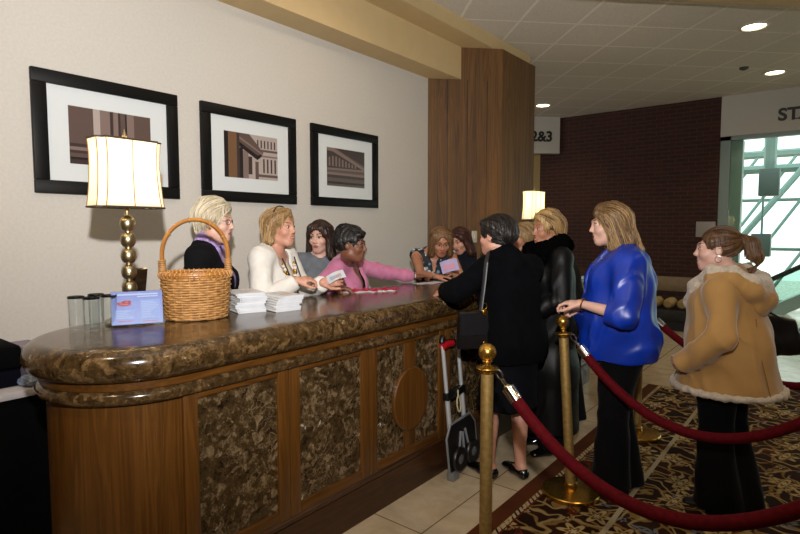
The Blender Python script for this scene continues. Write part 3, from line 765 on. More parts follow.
# escalator side beyond the glass
esc = thing('escalator', (-.9, 12, 0), 'escalator side with black handrail rising beyond the glass wall', 'escalator')
P_ = [(-1.5, 12, .50), (-1.12, 12, .53), (-.9, 12, .62), (-.5, 12, .86), (0, 12, 1.16), (2, 12, 2.3)]
b = B(); b.tube(P_, .045, 8); part('handrail', b, simple('black_rubber', '#0c0c0c', .35), esc)
b = B(); b.rings([[V((x, 12+dy, z-.05+dz)) for dy, dz in ((-.01, 0), (.01, 0), (.01, -.5), (-.01, -.5))] for x, y, z in P_], True, True); part('balustrade', b, pane_glass('teal_glass', '#d2e4df'), esc)
b = B(); b.rings([[V((x, 12+dy, z+dz)) for dy, dz in ((-.06, -.5), (.3, -.5), (.3, -.75), (-.06, -.75))] for x, y, z in P_], True, True); part('skirt', b, simple('brushed_steel', '#9a9f9e', .35, .9), esc)

# ---- carpet
def carpet_mat():
    t = NT('patterned_carpet'); v = t.obj()
    wn = t.n('ShaderNodeTexNoise'); t.l(v, wn.inputs['Vector']); wn.inputs['Scale'].default_value = 5.5; wn.inputs['Detail'].default_value = 1.5
    vv = t.n('ShaderNodeVectorMath', operation='MULTIPLY_ADD'); t.l(wn.outputs[1], vv.inputs[0]); vv.inputs[1].default_value = (.26, .26, 0); t.l(v, vv.inputs[2])
    w = vv.outputs[0]
    def vor(scale, feat='F1', vec=w):
        x = t.n('ShaderNodeTexVoronoi', feature=feat); t.l(vec, x.inputs['Vector']); x.inputs['Scale'].default_value = scale; x.voronoi_dimensions = '2D'; return x
    # petals: radial lobes about each cell centre
    def flower(scale, lobes, r0, vec):
        x = vor(scale, 'F1', vec); sub = t.n('ShaderNodeVectorMath', operation='SUBTRACT'); sc = t.n('ShaderNodeVectorMath', operation='SCALE'); t.l(vec, sc.inputs[0]); sc.inputs['Scale'].default_value = 1.
        t.l(sc.outputs[0], sub.inputs[0]); t.l(x.outputs['Position'], sub.inputs[1])
        sp = t.n('ShaderNodeSeparateXYZ'); t.l(sub.outputs[0], sp.inputs[0])
        ang = t.math('ARCTAN2', sp.outputs[1], sp.outputs[0]); lobe = t.math('SINE', t.math('MULTIPLY', ang, lobes))
        rad = t.math('DIVIDE', x.outputs['Distance'], t.math('ADD', .72, t.math('MULTIPLY', lobe, .28)))
        return rad, x
    r1, x1 = flower(3.3, 6., .3, v); r2, x2 = flower(6.2, 5., .3, w)
    base = t.ramp(t.noise(v, 3, 2), [(.35, '#22110a'), (.6, '#341a0f')])
    ln = vor(5.2, 'DISTANCE_TO_EDGE'); scroll = t.ramp(ln.outputs['Distance'], [(.0, 1.), (.035, 1.), (.06, 0.)])
    c = t.mix(scroll, base, '#8a6a38')
    ln2 = vor(3.1, 'DISTANCE_TO_EDGE'); s2 = t.ramp(ln2.outputs['Distance'], [(.10, 0.), (.12, 1.), (.15, 1.), (.17, 0.)])
    c = t.mix(s2, c, '#a58c5d')
    leaf = t.ramp(r2, [(.20, 1.), (.26, 0.)]); bw = t.n('ShaderNodeRGBToBW'); t.l(x2.outputs['Color'], bw.inputs[0])
    c = t.mix(leaf, c, t.ramp(bw.outputs[0], [(.0, '#6d2a16'), (.36, '#8f7440'), (.5, '#b09a6c'), (.66, '#6c7680'), (.8, '#3a4524')], 'CONSTANT'))
    c = t.mix(t.ramp(r2, [(.10, 1.), (.13, 0.)]), c, '#3a1d10')
    petal = t.ramp(r1, [(.30, 1.), (.345, 0.)]); c = t.mix(petal, c, '#3c2011')
    petal = t.ramp(r1, [(.265, 1.), (.30, 0.)]); c = t.mix(petal, c, '#b79f6d')
    c = t.mix(t.ramp(r1, [(.15, 1.), (.18, 0.)]), c, '#6e4a24'); c = t.mix(t.ramp(r1, [(.07, 1.), (.1, 0.)]), c, '#c2b28a')
    # woven border lines along the walkway edge
    sp = t.n('ShaderNodeSeparateXYZ'); t.l(v, sp.inputs[0]); X = sp.outputs[0]; Y = sp.outputs[1]
    band = lambda a, b_: t.math('MULTIPLY', t.math('GREATER_THAN', X, a), t.math('LESS_THAN', X, b_))
    c = t.mix(band(-3, -1.300), c, t.ramp(t.noise(v, 5, 2), [(.3, '#4e2814'), (.7, '#5c3018')]))
    tw = t.math('GREATER_THAN', t.math('SINE', t.math('MULTIPLY', t.math('ADD', Y, X), 150.)), -.3)
    c = t.mix(t.math('MULTIPLY', band(-1.300, -1.272), tw), c, '#b5a480')
    c = t.mix(band(-1.270, -1.262), c, '#6a2016')
    c = t.mix(band(-.872, -.845), c, '#b0a287')
    pile = t.noise(v, 420, 2); t.col(t.mix(t.math('MULTIPLY', pile, .3), c, '#140a06')); t.set(Roughness=.95); t.p.inputs['Specular IOR Level'].default_value = .1
    t.bump(pile, .5, .006); return t.m
b = B(); b.prism([(-1.395, YN+.3), (3.5, YN+.3), (3.5, 9.6), (2.6, 9.55), (-1.24, 5.71), (-1.395, 5.71)], .0005, .012)
solo('carpet', b, carpet_mat(), (0, 0, 0), 'dark brown floral patterned carpet with a rust border strip', 'carpet')

# ---- framed photographs
m_frame = simple('black_frame', '#060505', .5, spec=.25); m_mat = simple('white_mat_board', '#d3d8da', .5)
SEP = [simple('sepia_%d' % i, c, .35) for i, c in enumerate(('#211919', '#3d302e', '#5c4a45', '#7d6a64', '#ab9d98', '#70523a'))]
lab = ['black framed sepia photo of a thick column, behind the lit table lamp', 'black framed sepia photo of columns and a domed building, middle of the wall',
       'black framed sepia photo of a carved pediment, nearest the timber pier']
for i, y0 in enumerate((1.118, 2.142, 3.163)):
    y1 = y0+.852; z0, z1 = 1.752, 2.44; x = WX
    f = thing('picture_frame', (x, (y0+y1)/2, z0), lab[i], 'picture', 'framed photographs on the left wall')
    b = B(); w = .075
    for lo, hi in (((y0, z0), (y1, z0+w)), ((y0, z1-w), (y1, z1)), ((y0, z0+w), (y0+w, z1-w)), ((y1-w, z0+w), (y1, z1-w))):
        b.box((x+.001, lo[0], lo[1]), (x+.032, hi[0], hi[1]), .005)
    part('moulding', b, m_frame, f)
    b = B(); b.box((x+.004, y0+w-.003, z0+w-.003), (x+.014, y1-w+.003, z1-w+.003)); part('mat_board', b, m_mat, f)
    py0, py1, pz0, pz1 = y0+.185, y1-.185, z0+.178, z1-.178
    b = B(); W_, H_ = py1-py0, pz1-pz0
    def q(u0, v0, u1, v1, mi, lay=0):
        b.box((x+.0145, py0+u0*W_, pz0+v0*H_), (x+.0155+.0006*lay, py0+u1*W_, pz0+v1*H_), mi=mi)
    def poly(pts, mi, lay=1):
        M = Matrix(((0, 0, 1, 0), (1, 0, 0, 0), (0, 1, 0, 0), (0, 0, 0, 1)))
        b.prism([(py0+u*W_, pz0+v*H_) for u, v in pts], x+.0145, x+.0155+.0006*lay, M, mi)
    if i == 0:
        q(0, 0, 1, 1, 2)
        for k, (u0, u1, c) in enumerate(((.28, .36, 4), (.36, .48, 3), (.48, .52, 1), (.52, .58, 3), (.58, .61, 1), (.61, .67, 2), (.67, .69, 0), (.69, .78, 3), (.78, .82, 2))): q(u0, .35, u1, 1, c, 1)
        for k, (v0, v1, c) in enumerate(((.30, .36, 1), (.24, .30, 3), (.19, .24, 1), (.12, .19, 2), (.08, .12, 0), (0, .08, 1))): q(0, v0, 1, v1, c, 2)
    elif i == 1:
        q(0, 0, 1, 1, 4)
        q(0, 0, .07, 1, 0, 1); q(.07, 0, .22, 1, 5, 2); q(.22, 0, .27, 1, 1, 2)
        poly([(.27, 1), (.45, 1), (.72, .62), (.66, .50), (.27, .80)], 2, 2); poly([(.27, .80), (.66, .50), (.60, .44), (.27, .70)], 0, 3); poly([(.27, .92), (.70, .60), (.69, .57), (.27, .87)], 3, 4)
        q(.27, 0, .33, .68, 0, 2); q(.33, 0, .43, .62, 3, 3); q(.56, 0, .62, .40, 2, 3); q(.43, .1, .5, .5, 1, 2)
        for k in range(6): q(.60+.066*k, .72, .625+.066*k, .90, 1, 1)
        for k in range(4): q(.71+.075*k, .16, .74+.075*k, .48, 1, 1)
        q(.56, .64, 1, .69, 2, 1); q(.62, .06, 1, .12, 2, 1); q(.62, .52, 1, .56, 3, 2)
    else:
        q(0, 0, 1, 1, 2); poly([(0, 1), (.18, 1), (1, .55), (1, .45), (0, .42)], 3, 1); poly([(0, .92), (.16, .90), (.95, .50), (0, .47)], 1, 2)
        for k in range(9): q(.04+k*.085, .52, .08+k*.085, .60+.20*max(0, 1-abs(k-1.5)/6), 3, 3)
        poly([(.2, 1), (1, 1), (1, .62)], 1, 2)
        q(0, .30, 1, .36, 3, 2); q(0, .22, 1, .29, 1, 2); q(0, .06, 1, .12, 0, 2)
    part('photograph', b, SEP, f, sharp=20)

# ---- small things on the far walls
b = B(); b.box((-1.80, YB-.02, 1.42), (-1.52, YB-.001, 1.67), .004)
solo('wall_plaque', b, simple('plaque_grey', '#9b958f', .4), (0, 0, 0), 'small pale plaque on the dark brick wall', 'sign')
sp0 = V((-3.5+.37, 4.869+.37, 0)); td = V((.7071, .7071, 0)); nd = V((.7071, -.7071, 0))
Mx = Matrix.Translation(sp0+nd*.001+V((0, 0, 1.40))) @ Matrix(((td.x, nd.x, 0, 0), (td.y, nd.y, 0, 0), (0, 0, 1, 0), (0, 0, 0, 1)))
sw = thing('wall_switch', tuple(sp0+V((0, 0, 1.40))), 'pale switch plate on the timber pier beside the dark haired head', 'switch')
b = B(); b.box((-.03, 0, 0), (.03, .012, .13), .004, Mx); part('plate', b, simple('switch_plate', '#b5b09c', .4), sw)
b = B(); b.box((-.008, .012, .045), (.008, .022, .085), .003, Mx); part('rocker', b, simple('switch_rocker', '#c9c4b4', .4), sw)
b = B(); b.lathe([(.055, 0), (.05, -.02), (.02, -.035)], 16)
solo('smoke_detector', b, simple('detector_dark', '#3a3632', .5), (-1.024, 8.437, ZC), 'small dark round sprinkler dot on the tiled ceiling', 'detector')
m_lens = emit('downlight_lens', '#fff1cf', 9.)
for (x, y), l in (((-.752, 6.8), 'nearest round ceiling downlight of the three, upper right'), ((-.727, 8.934), 'round ceiling downlight above the glass wall header'), ((-3.96, 8.836), 'round ceiling downlight beside the timber pier')):
    o = thing('ceiling_downlight', (x, y, ZC), l, 'ceiling light', 'round downlights in the tiled ceiling')
    b = B(); b.lathe([(.145, 0), (.145, -.012), (.115, -.016), (.105, -.004), (.105, 0)], 32); part('trim_ring', b, simple('downlight_trim', '#c9bfae', .3), o, world=False)
    b = B(); b.lathe([(.104, -.001), (.104, -.006), (.04, -.012)], 28); part('lens', b, m_lens, o, world=False)

# ---- bench by the brick wall
bn = thing('bench', (-2.6, 9.3, 0), 'long dark bench with a row of tan bolsters by the brick wall', 'bench')
m_dk = simple('dark_upholstery', '#17120f', .7, 0, '#1d1712', 20, .2)
b = B(); b.box((-4.3, 9.0, .14), (-1.3, 9.65, .30), .03); part('seat', b, m_dk, bn)
b = B(); b.box((-4.3, 9.55, .14), (-1.3, 9.75, .36), .03); part('backrest', b, m_dk, bn)
b = B(); b.box((-4.25, 9.05, .0), (-1.35, 9.6, .14)); part('base', b, m_dk, bn)
for k in range(15):
    b = B(); x = -4.2+k*.2; b.tube([(x, 9.2, .38), (x, 9.24, .385), (x, 9.5, .385), (x, 9.54, .38)], [.05, .08, .08, .05], 12); part('bolster', b, simple('tan_bolster', '#a08450', .7) if k == 0 else bpy.data.materials['tan_bolster'], bn)
# ------------------------------------------------------------------ reception counter
CXc, R0, Y0, Y1 = -2.2255, .3255, 1.06, 5.42
def stad(off, z, n=28):
    r = R0+off; pts = []
    for i in range(n+1):
        a = -PI*i/n; pts.append(V((CXc+r*math.cos(a), Y0+r*math.sin(a), z)))        # near end: from +x through -y to -x
    for i in range(n+1):
        a = PI-PI*i/n; pts.append(V((CXc+r*math.cos(a), Y1+r*math.sin(a), z)))
    return pts
ct = thing('reception_counter', (CXc, (Y0+Y1)/2, 0), 'long oak reception counter with rounded end, brown marble top and marble panels', 'counter')
ZT = 1.13
b = B(); pr = [(-.28, ZT-.12), (.02, ZT-.12)]+[(.018+.057*math.cos(t), ZT-.06+.06*math.sin(t)) for t in np.linspace(-PI/2, PI/2, 13)]+[(-.05, ZT), (-.15, ZT), (-.28, ZT)]
b.rings([stad(o, z) for o, z in pr]); part('marble_top', b, m_marble_top, ct)
b = B(); b.rings([stad(o, z) for o, z in ((-.1, .975), (.018, .975), (.022, .98), (.022, 1.008), (.0, 1.011), (-.1, 1.011))]); part('oak_fillet', b, m_oak_flat, ct)
b = B(); b.rings([stad(o, z) for o, z in [(-.1, .925), (.012, .925)]+[(.012+.026*math.cos(t), .951+.026*math.sin(t)) for t in np.linspace(-PI/2, PI/2, 9)]+[(-.1, .977)]]); part('marble_moulding', b, m_marble_top, ct)
b = B(); b.rings([stad(o, z) for o, z in ((-.02, .0), (-.02, .93))]); part('carcass', b, m_oak, ct)
# curved end skins
for yc, s in ((Y0, -1), (Y1, 1)):
    b = B(); g = []
    for z in (.2, .928):
        out = [V((CXc+R0*math.cos(t), yc+s*R0*math.sin(t), z)) for t in np.linspace(0, PI, 33)]
        inn = [V((CXc+(R0-.03)*math.cos(t), yc+s*(R0-.03)*math.sin(t), z)) for t in np.linspace(PI, 0, 33)]
        g.append(out+inn)
    b.rings(g); part('curved_end', b, m_oak, ct)
b = B(); b.rings([stad(o, z) for o, z in ((-.05, .0), (.0, .0), (.0, .19), (-.02, .195), (-.05, .195))]); part('plinth', b, m_plinth, ct)
b = B(); b.rings([stad(o, z) for o, z in ((-.05, .2), (.006, .2), (.012, .208), (.012, .222), (.004, .232), (-.05, .232))]); part('base_bead', b, m_plinth, ct)
xf = CXc+R0
b = B(); b.box((xf-.03, Y0, .232), (xf-.008, Y1, .928)); part('backing', b, m_oak, ct)
bays = [(1.06, 1.57, 0), (1.57, 2.11, 0), (2.11, 2.82, 1), (2.82, 3.34, 0), (3.34, 3.86, 0), (3.86, 4.38, 0), (4.38, 4.9, 0), (4.9, 5.42, 0)]
for y0, y1, ov in bays:
    st = .062; zb, zt = .285, .90
    for a, c in ((y0+.001, y0+st), (y1-st, y1-.001)):
        b = B(); b.box((xf-.012, a, .233), (xf+.012, c, .926), .005); part('stile', b, m_oak, ct)
    for a, c in ((.233, zb), (zt, .926)):
        b = B(); b.box((xf-.012, y0+st, a), (xf+.010, y1-st, c), .004); part('rail', b, m_oak_flat, ct)
    if ov:
        yc = (y0+y1)/2
        for a, c in ((y0+st, yc-.052), (yc+.052, y1-st)):
            b = B(); b.box((xf-.012, a, zb), (xf-.002, c, zt)); part('marble_panel', b, m_marble, ct)
        b = B(); b.box((xf-.012, yc-.052, zb), (xf+.010, yc+.052, zt), .004); part('post', b, m_oak, ct)
        b = B(); M = Matrix.Translation((xf+.006, yc, .57)) @ Matrix.Rotation(PI/2, 4, 'Y')
        b.lathe([(.185, 0), (.185, .012), (.178, .018), (0, .02)], 48, M, sy=.165/.185); part('oval_boss', b, m_oak, ct)
    else:
        b = B(); b.box((xf-.012, y0+st, zb), (xf-.002, y1-st, zt)); part('marble_panel', b, m_marble, ct)

# ------------------------------------------------------------------ table lamps
m_nickel = simple('brushed_bronze_nickel', '#ab9c7c', .34, 1.); m_trim = simple('dark_shade_trim', '#33261a', .6)
def shade_mat():
    t = NT('lamp_shade_fabric'); t.col('#f4ecd8'); t.set(Roughness=.8)
    tr = t.n('ShaderNodeBsdfTranslucent'); tr.inputs[0].default_value = lin('#f6ead0'); mx = t.n('ShaderNodeMixShader'); mx.inputs[0].default_value = .5
    t.p.inputs['Emission Color'].default_value = lin('#fff0cc'); t.p.inputs['Emission Strength'].default_value = .6
    t.l(t.p.outputs[0], mx.inputs[1]); t.l(tr.outputs[0], mx.inputs[2]); t.l(mx.outputs[0], t.out.inputs[0]); return t.m
m_shade = shade_mat(); m_bulb = emit('lamp_bulb_glow', '#ffe2a8', 6.)
def table_lamp(loc, label, rz):
    o = thing('table_lamp', loc, label, 'lamp', 'lit table lamps on the counter', rz=rz)
    b = B(); b.lathe([(.0, 0), (.105, 0), (.105, .012), (.09, .02), (.03, .028), (.012, .05)], 36); part('base', b, m_nickel, o, world=False)
    b = B(); pr = [(.011, .03)]
    for k in range(6):
        zc = .085+k*.075; pr += [(.012+.021*math.sin(t), zc-.034*math.cos(t)) for t in np.linspace(.12, PI-.12, 11)]
    pr += [(.011, .50), (.011, .54)]; b.lathe(pr, 24); part('stem', b, m_nickel, o, world=False)
    b = B(); b.lathe([(.07, .535), (.075, .545), (.03, .555), (.016, .56), (.016, .60), (.012, .61)], 20); part('socket', b, m_nickel, o, world=False)
    def sec(s, L=.148, W=.078, c=.028):
        L, W = L*s, W*s; r = []
        cor = [(L, W), (-L, W), (-L, -W), (L, -W)]
        out = []
        for i, (sx, sy) in enumerate(((1, 1), (-1, 1), (-1, -1), (1, -1))):
            p = [(L*sx, (W-c)*sy), ((L-c*.75)*sx, (W-c*.75)*sy), ((L-c)*sx, W*sy)]
            if i % 2: p = p[::-1]
            out += p
        n = len(out); rr = []
        for i in range(n):
            a, c2 = out[i], out[(i+1) % n]; m = 6 if i % 3 == 2 else 2
            rr += [(a[0]+(c2[0]-a[0])*j/m, a[1]+(c2[1]-a[1])*j/m) for j in range(m)]
        return rr
    prof = [(.535, 1.0), (.56, .975), (.60, .945), (.66, .915), (.72, .90), (.78, .905), (.825, .925), (.84, .94)]
    b = B(); b.rings([[V((x, y, z)) for x, y in sec(s)] for z, s in prof], True, False)
    bmesh.ops.recalc_face_normals(b.bm, faces=b.bm.faces)
    sh = part('shade', b, m_shade, o, world=False)
    sm = sh.modifiers.new('thickness', 'SOLIDIFY'); sm.thickness = .0025
    for z, s in (prof[0], prof[-1]):
        b = B(); b.tube([(x*1.01, y*1.01, z) for x, y in sec(s)], .0045, 6, loop=True); part('trim_band', b, m_trim, sh, world=False)
    ss = [sec(s) for z, s in prof]; idx = [0, 2, 4, 10, 12, 14, 20, 22, 24, 30, 32, 34]
    n = len(ss[0]); keep = [i for i in range(n) if min(abs(abs(ss[0][i][0])-.148), abs(abs(ss[0][i][1])-.078)) < 1e-6]
    for i in (0, 4, 10, 14, 20, 24, 30, 34, 7, 27):
        if i < n:
            b = B(); b.tube([(S_[i][0]*1.008, S_[i][1]*1.008, z) for S_, (z, s) in zip(ss, prof)], .0026, 5); part('seam', b, simple('shade_seam', '#8a6a38', .7) if 'shade_seam' not in bpy.data.materials else bpy.data.materials['shade_seam'], sh, world=False)
    b = B(); b.lathe([(.02, .838), (.02, .842), (.006, .846), (.006, .853), (.012, .86), (.008, .872), (.003, .885), (.0005, .895)], 14); part('finial', b, m_nickel, o, world=False)
    b = B(); b.tube([(-.137, 0, .838), (.137, 0, .838)], .003, 6); b.tube([(0, -.071, .838), (0, .071, .838)], .003, 6); part('spider', b, m_nickel, o, world=False)
    b = B(); b.lathe([(.012, .61), (.016, .63), (.03, .665), (.03, .685), (.018, .71), (.002, .715)], 16); part('bulb', b, m_bulb, o, world=False)
    L = bpy.data.lights.new('lamp_light', 'POINT'); L.energy = 9; L.color = (1, .86, .62); L.shadow_soft_size = .05
    lo = bpy.data.objects.new('lamp_light', L); COL.objects.link(lo); lo.parent = o; lo.location = (0, 0, .735)
    o.scale = (1, 1, .965)
    return o
table_lamp((-2.487, 1.155, ZT), 'large lit cream-shaded table lamp with beaded metal stem at the near rounded end', PI/2)
table_lamp((-2.475, 5.34, ZT), 'small-looking lit lamp with cream shade in front of the dark pier, far counter end', PI/2)

# ------------------------------------------------------------------ things on the counter
# bronze holder behind the lamp
b = B(); pr = [(.045, 0), (.05, .01), (.052, .12), (.066, .235), (.0635, .235), (.0495, .12), (.047, .012), (0, .011)]
b.lathe(pr, 4, Matrix.Rotation(.5, 4, 'Z')); 
solo('metal_vase', b, simple('polished_bronze', '#7a6448', .22, 1., '#5d4a36', 40), (-2.552, 1.212, ZT), 'square flared bronze holder standing behind the lamp stem', 'vase', sharp=30)
# tumblers
m_glass = pane_glass('tumbler_glass', '#fbfdfd', 1.)
def tumbler():
    b = B(); b.lathe([(0, 0), (.026, 0), (.0285, .004), (.0315, .135), (.0305, .137), (.0295, .135), (.027, .016), (0, .014)], 28); return b.mesh('drinking_glass', 60)
gm = tumbler()
b = B(); b.lathe([(.0296, .130), (.0322, .130), (.0324, .1375), (.031, .139), (.0295, .1375), (.0296, .130)], 28); rm_ = b.mesh('rim', 60); rm_.materials.append(pane_glass('rim_refraction_grey', '#a2a4a4', .6))  # grey band paints the dark refraction into the lip of the tumbler
for (x, y), l in (((-2.475, .925), 'clear tumbler at the far left of the counter end'), ((-2.40, .955), 'front clear tumbler just left of the purple card'), ((-2.50, 1.015), 'clear tumbler behind the two front ones'), ((-2.425, 1.035), 'clear tumbler closest to the lamp base')):
    o = bpy.data.objects.new('drinking_glass', gm); COL.objects.link(o)
    if not gm.materials: gm.materials.append(m_glass)
    o.location = (x, y, ZT+.0005); FR[o.name] = Matrix.Translation(o.location); tag(o, l, 'glass', 'tumblers at the rounded end')
    r_ = bpy.data.objects.new('rim', rm_); COL.objects.link(r_); r_.parent = o; FR[r_.name] = FR[o.name]
# purple card in an acrylic stand, leaning back
vd = V((-2.40, 1.145, 0)).normalized(); rd = V((vd.y, -vd.x, 0))
cb = V((-2.355, 1.124, ZT))
cd = thing('card_stand', tuple(cb), 'purple information card in a clear acrylic stand before the lamp', 'sign')
tilt = math.radians(16); upv = (V((0, 0, 1))*math.cos(tilt)+vd*math.sin(tilt)); nv = rd.cross(upv)*1.0
Mc = Matrix.Translation(cb+V((0, 0, .004))) @ Matrix(((rd.x, upv.x, nv.x, 0), (rd.y, upv.y, nv.y, 0), (rd.z, upv.z, nv.z, 0), (0, 0, 0, 1)))
m_acr = pane_glass('clear_acrylic', '#eef2f4')
b = B(); b.box((-.104, 0, .0032), (.104, .150, .0052), 0, Mc); b.box((-.104, -.006, -.065), (.104, -.003, .005), 0, Matrix.Translation(cb+V((0, 0, .0065))) @ Matrix(((rd.x, 0, -vd.x, 0), (rd.y, 0, -vd.y, 0), (0, 1, 0, 0), (0, 0, 0, 1)))); part('acrylic_stand', b, m_acr, cd)
b = B(); b.box((-.101, .004, 0), (.101, .148, .0025), 0, Mc); sheet = part('printed_card', b, simple('violet_card', '#6d74c4', .35, 0, '#7b7fc9', 12), cd)
m_ln = simple('card_print_pale', '#c3c8ea', .4); m_rd = simple('card_print_red', '#c94a4a', .4); m_dk2 = simple('card_print_panel', '#8f9bd8', .4)
Mc2 = Mc @ Matrix.Diagonal((.92, .92, 1, 1))
b = B()
b.box((-.098, .143, .0025), (.09, .150, .0029), 0, Mc2, 0); b.box((.0, .133, .0025), (.09, .138, .0029), 0, Mc2, 0)
b.box((.012, .028, .0025), (.098, .120, .0028), 0, Mc2, 1); b.box((-.092, .03, .0025), (-.012, .075, .0028), 0, Mc2, 1)
for k in range(10): b.box((.018, .108-k*.0082, .0028), (.018+.074*(.75+.25*math.sin(k*7)), .1105-k*.0082, .0031), 0, Mc2, 0)
for k in range(5): b.box((-.088, .066-k*.008, .0028), (-.088+.07*(.8+.2*math.sin(k*5)), .0685-k*.008, .0031), 0, Mc2, 0)
part('printed_text', b, [m_ln, m_dk2], cd)
b = B()
for cx, cy, w in ((-.07, .106, .03), (-.045, .112, .035), (-.055, .101, .05)): b.lathe([(w*.55, .0026), (w*.5, .0031), (0, .0032)], 20, Mc2 @ Matrix.Translation((cx, cy, 0)), sy=.35)
b.box((-.085, .018, .0025), (-.02, .0215, .0029), 0, Mc2); b.box((.02, .014, .0025), (.085, .0175, .0029), 0, Mc2)
part('printed_emblem', b, m_rd, cd)

# rattan basket
bk = thing('basket', (-2.345, 1.40, ZT), 'round woven rattan basket with a tall hoop handle', 'basket', rz=math.atan2(rd.y, rd.x))
m_rat = simple('rattan', '#b98a52', .55, 0, '#9a6c3a', 35, .3, 90); m_ratd = simple('rattan_cane', '#a8712f', .4, 0, '#8f5b24', 14)
A_, B_ = .150, .122
def wl(z): return .90+.10*min(1, z/.16)
b = B(); nr = 17
for i in range(nr):
    z = .012+i*.0112; pts = []
    for j in range(96):
        t = 2*PI*j/96; w = .0042*math.sin(t*12+PI*(i % 2)); k = wl(z)
        pts.append(((A_*k+w)*math.cos(t), (B_*k+w)*math.sin(t), z+.0012*math.sin(t*5+i)))
    b.tube(pts, .0058, 5, loop=True)
part('weave', b, m_rat, bk, world=False, sharp=None)
b = B()
for j in range(24):
    t = 2*PI*j/24; b.tube([((A_*wl(z))*math.cos(t), (B_*wl(z))*math.sin(t), z) for z in (.004, .07, .14, .205)], .0042, 5)
part('stakes', b, m_rat, bk, world=False)
b = B(); b.lathe([(0, .004), (.9*A_, .004), (.9*A_, .012), (0, .012)], 32, sy=B_/A_); part('bottom', b, m_rat, bk, world=False)
b = B()
for dr, z in ((.004, .212), (-.004, .216), (.0, .203)): b.tube([((A_+dr)*math.cos(t), (B_+dr)*math.sin(t), z) for t in np.linspace(0, 2*PI, 61)[:-1]], .0075, 7, loop=True)
rim = part('rim', b, m_ratd, bk, world=False)
b = B()
for j in range(40):
    t = 2*PI*j/40; c = V((A_*math.cos(t), B_*math.sin(t), .208)); e = V((math.cos(t), math.sin(t), 0)); f = V((-math.sin(t), math.cos(t), 0))
    b.tube([c+e*.015*math.cos(a)+V((0, 0, .0165*math.sin(a)))+f*.010*(a/(2*PI)-.5) for a in np.linspace(0, 2*PI, 11)], .0035, 5)
part('rim_binding', b, m_rat, rim, world=False)
b = B()
pts = [(A_*.93, 0, .09), (A_*.97, 0, .20)]+[(A_*.98*math.cos(t), 0, .30+.165*math.sin(t)) for t in np.linspace(0, PI, 22)]+[(-A_*.97, 0, .20), (-A_*.93, 0, .09)]
b.tube([(x, y-.006, z) for x, y, z in pts], .0085, 8); b.tube([(x*.97, y+.008, z-.003) for x, y, z in pts], .007, 8); hnd = part('handle', b, m_ratd, bk, world=False)
for q in (-1, 1):
    b = B(); b.tube([(q*A_*.975+.0145*math.cos(a), .0165*math.sin(a), .218+.0085*a/(2*PI)) for a in np.linspace(0, 14*PI, 85)], .0042, 5); part('handle_binding', b, m_rat, hnd, world=False)
for t in (.55, 1.1, 1.75, 2.5):
    b = B(); x, z = A_*.97*math.cos(t), .30+.163*math.sin(t); nn = V((math.cos(t), 0, math.sin(t)))
    b.tube([V((x, 0, z))+nn*.0115*math.cos(a)+V((0, 1, 0))*.0175*math.sin(a) for a in np.linspace(0, 2*PI, 13)[:-1]], .003, 5, loop=True); part('handle_binding', b, m_rat, hnd, world=False)

# booklets
m_pap = simple('booklet_paper', '#c8cbd0', .6, 0, '#bfc3ca', 20); m_cov = simple('booklet_cover', '#d2d2d2', .35)
m_pk = simple('cover_print_pink', '#c9a08e', .4); m_grey = simple('cover_print_grey', '#9aa0aa', .4)
def booklet(name='booklet'):
    b = B(); Lh, Wh, H_ = .105, .07, .0108
    b.rings([[V((-Wh+.001*math.sin(z*500), -Lh, z)), V((Wh, -Lh, z)), V((Wh, Lh, z)), V((-Wh, Lh, z))] for z in (.0006, .003, .006, H_-.0006)], mi=0)
    b.box((-Wh-.001, -Lh-.001, 0), (Wh+.001, Lh+.001, .0006), mi=1); b.box((-Wh-.001, -Lh-.001, H_-.0006), (Wh+.001, Lh+.001, H_), mi=1)
    b.tube([(-Wh-.001, -Lh, H_/2), (-Wh-.001, Lh, H_/2)], H_*.46, 6, mi=1)
    b.box((-.03, -.04, H_), (.055, -.005, H_+.0003), mi=2); b.box((-.055, .02, H_), (.055, .032, H_+.0003), mi=3); b.box((-.02, .05, H_), (.055, .058, H_+.0003), mi=3)
    return b.mesh(name, 30)
bmesh0 = booklet(); first = True
for (cx, cy, n, fan), nm in (((-2.37, 1.695, 9, .0), 'left'), ((-2.28, 1.83, 7, .006), 'right')):
    for k in range(n):
        if first: o = link('booklet', bmesh0, [m_pap, m_cov, m_pk, m_grey]); first = False
        else: o = bpy.data.objects.new('booklet', bmesh0); COL.objects.link(o)
        o.location = (cx+random.uniform(-.006, .006), cy+random.uniform(-.006, .006)+fan*k*(.6), ZT+.0006+k*.0111)
        o.rotation_euler = (0, 0, math.radians(72+random.uniform(-5, 5)+(8 if nm == 'right' else 0)))
        FR[o.name] = Matrix.Translation(o.location) @ Matrix.Rotation(o.rotation_euler.z, 4, 'Z')
        ordn = ['lowest', 'second from the bottom', 'third from the bottom', 'fourth from the bottom', 'fifth from the bottom', 'sixth from the bottom', 'seventh from the bottom', 'eighth from the bottom', 'topmost']
        w = 'topmost' if k == n-1 else ordn[k]
        tag(o, 'white printed booklet, %s of the %s' % (w, 'taller stack beside the basket' if nm == 'left' else 'lower fanned stack right of the other'), 'booklet', 'booklets in the %s stack on the counter' % nm)
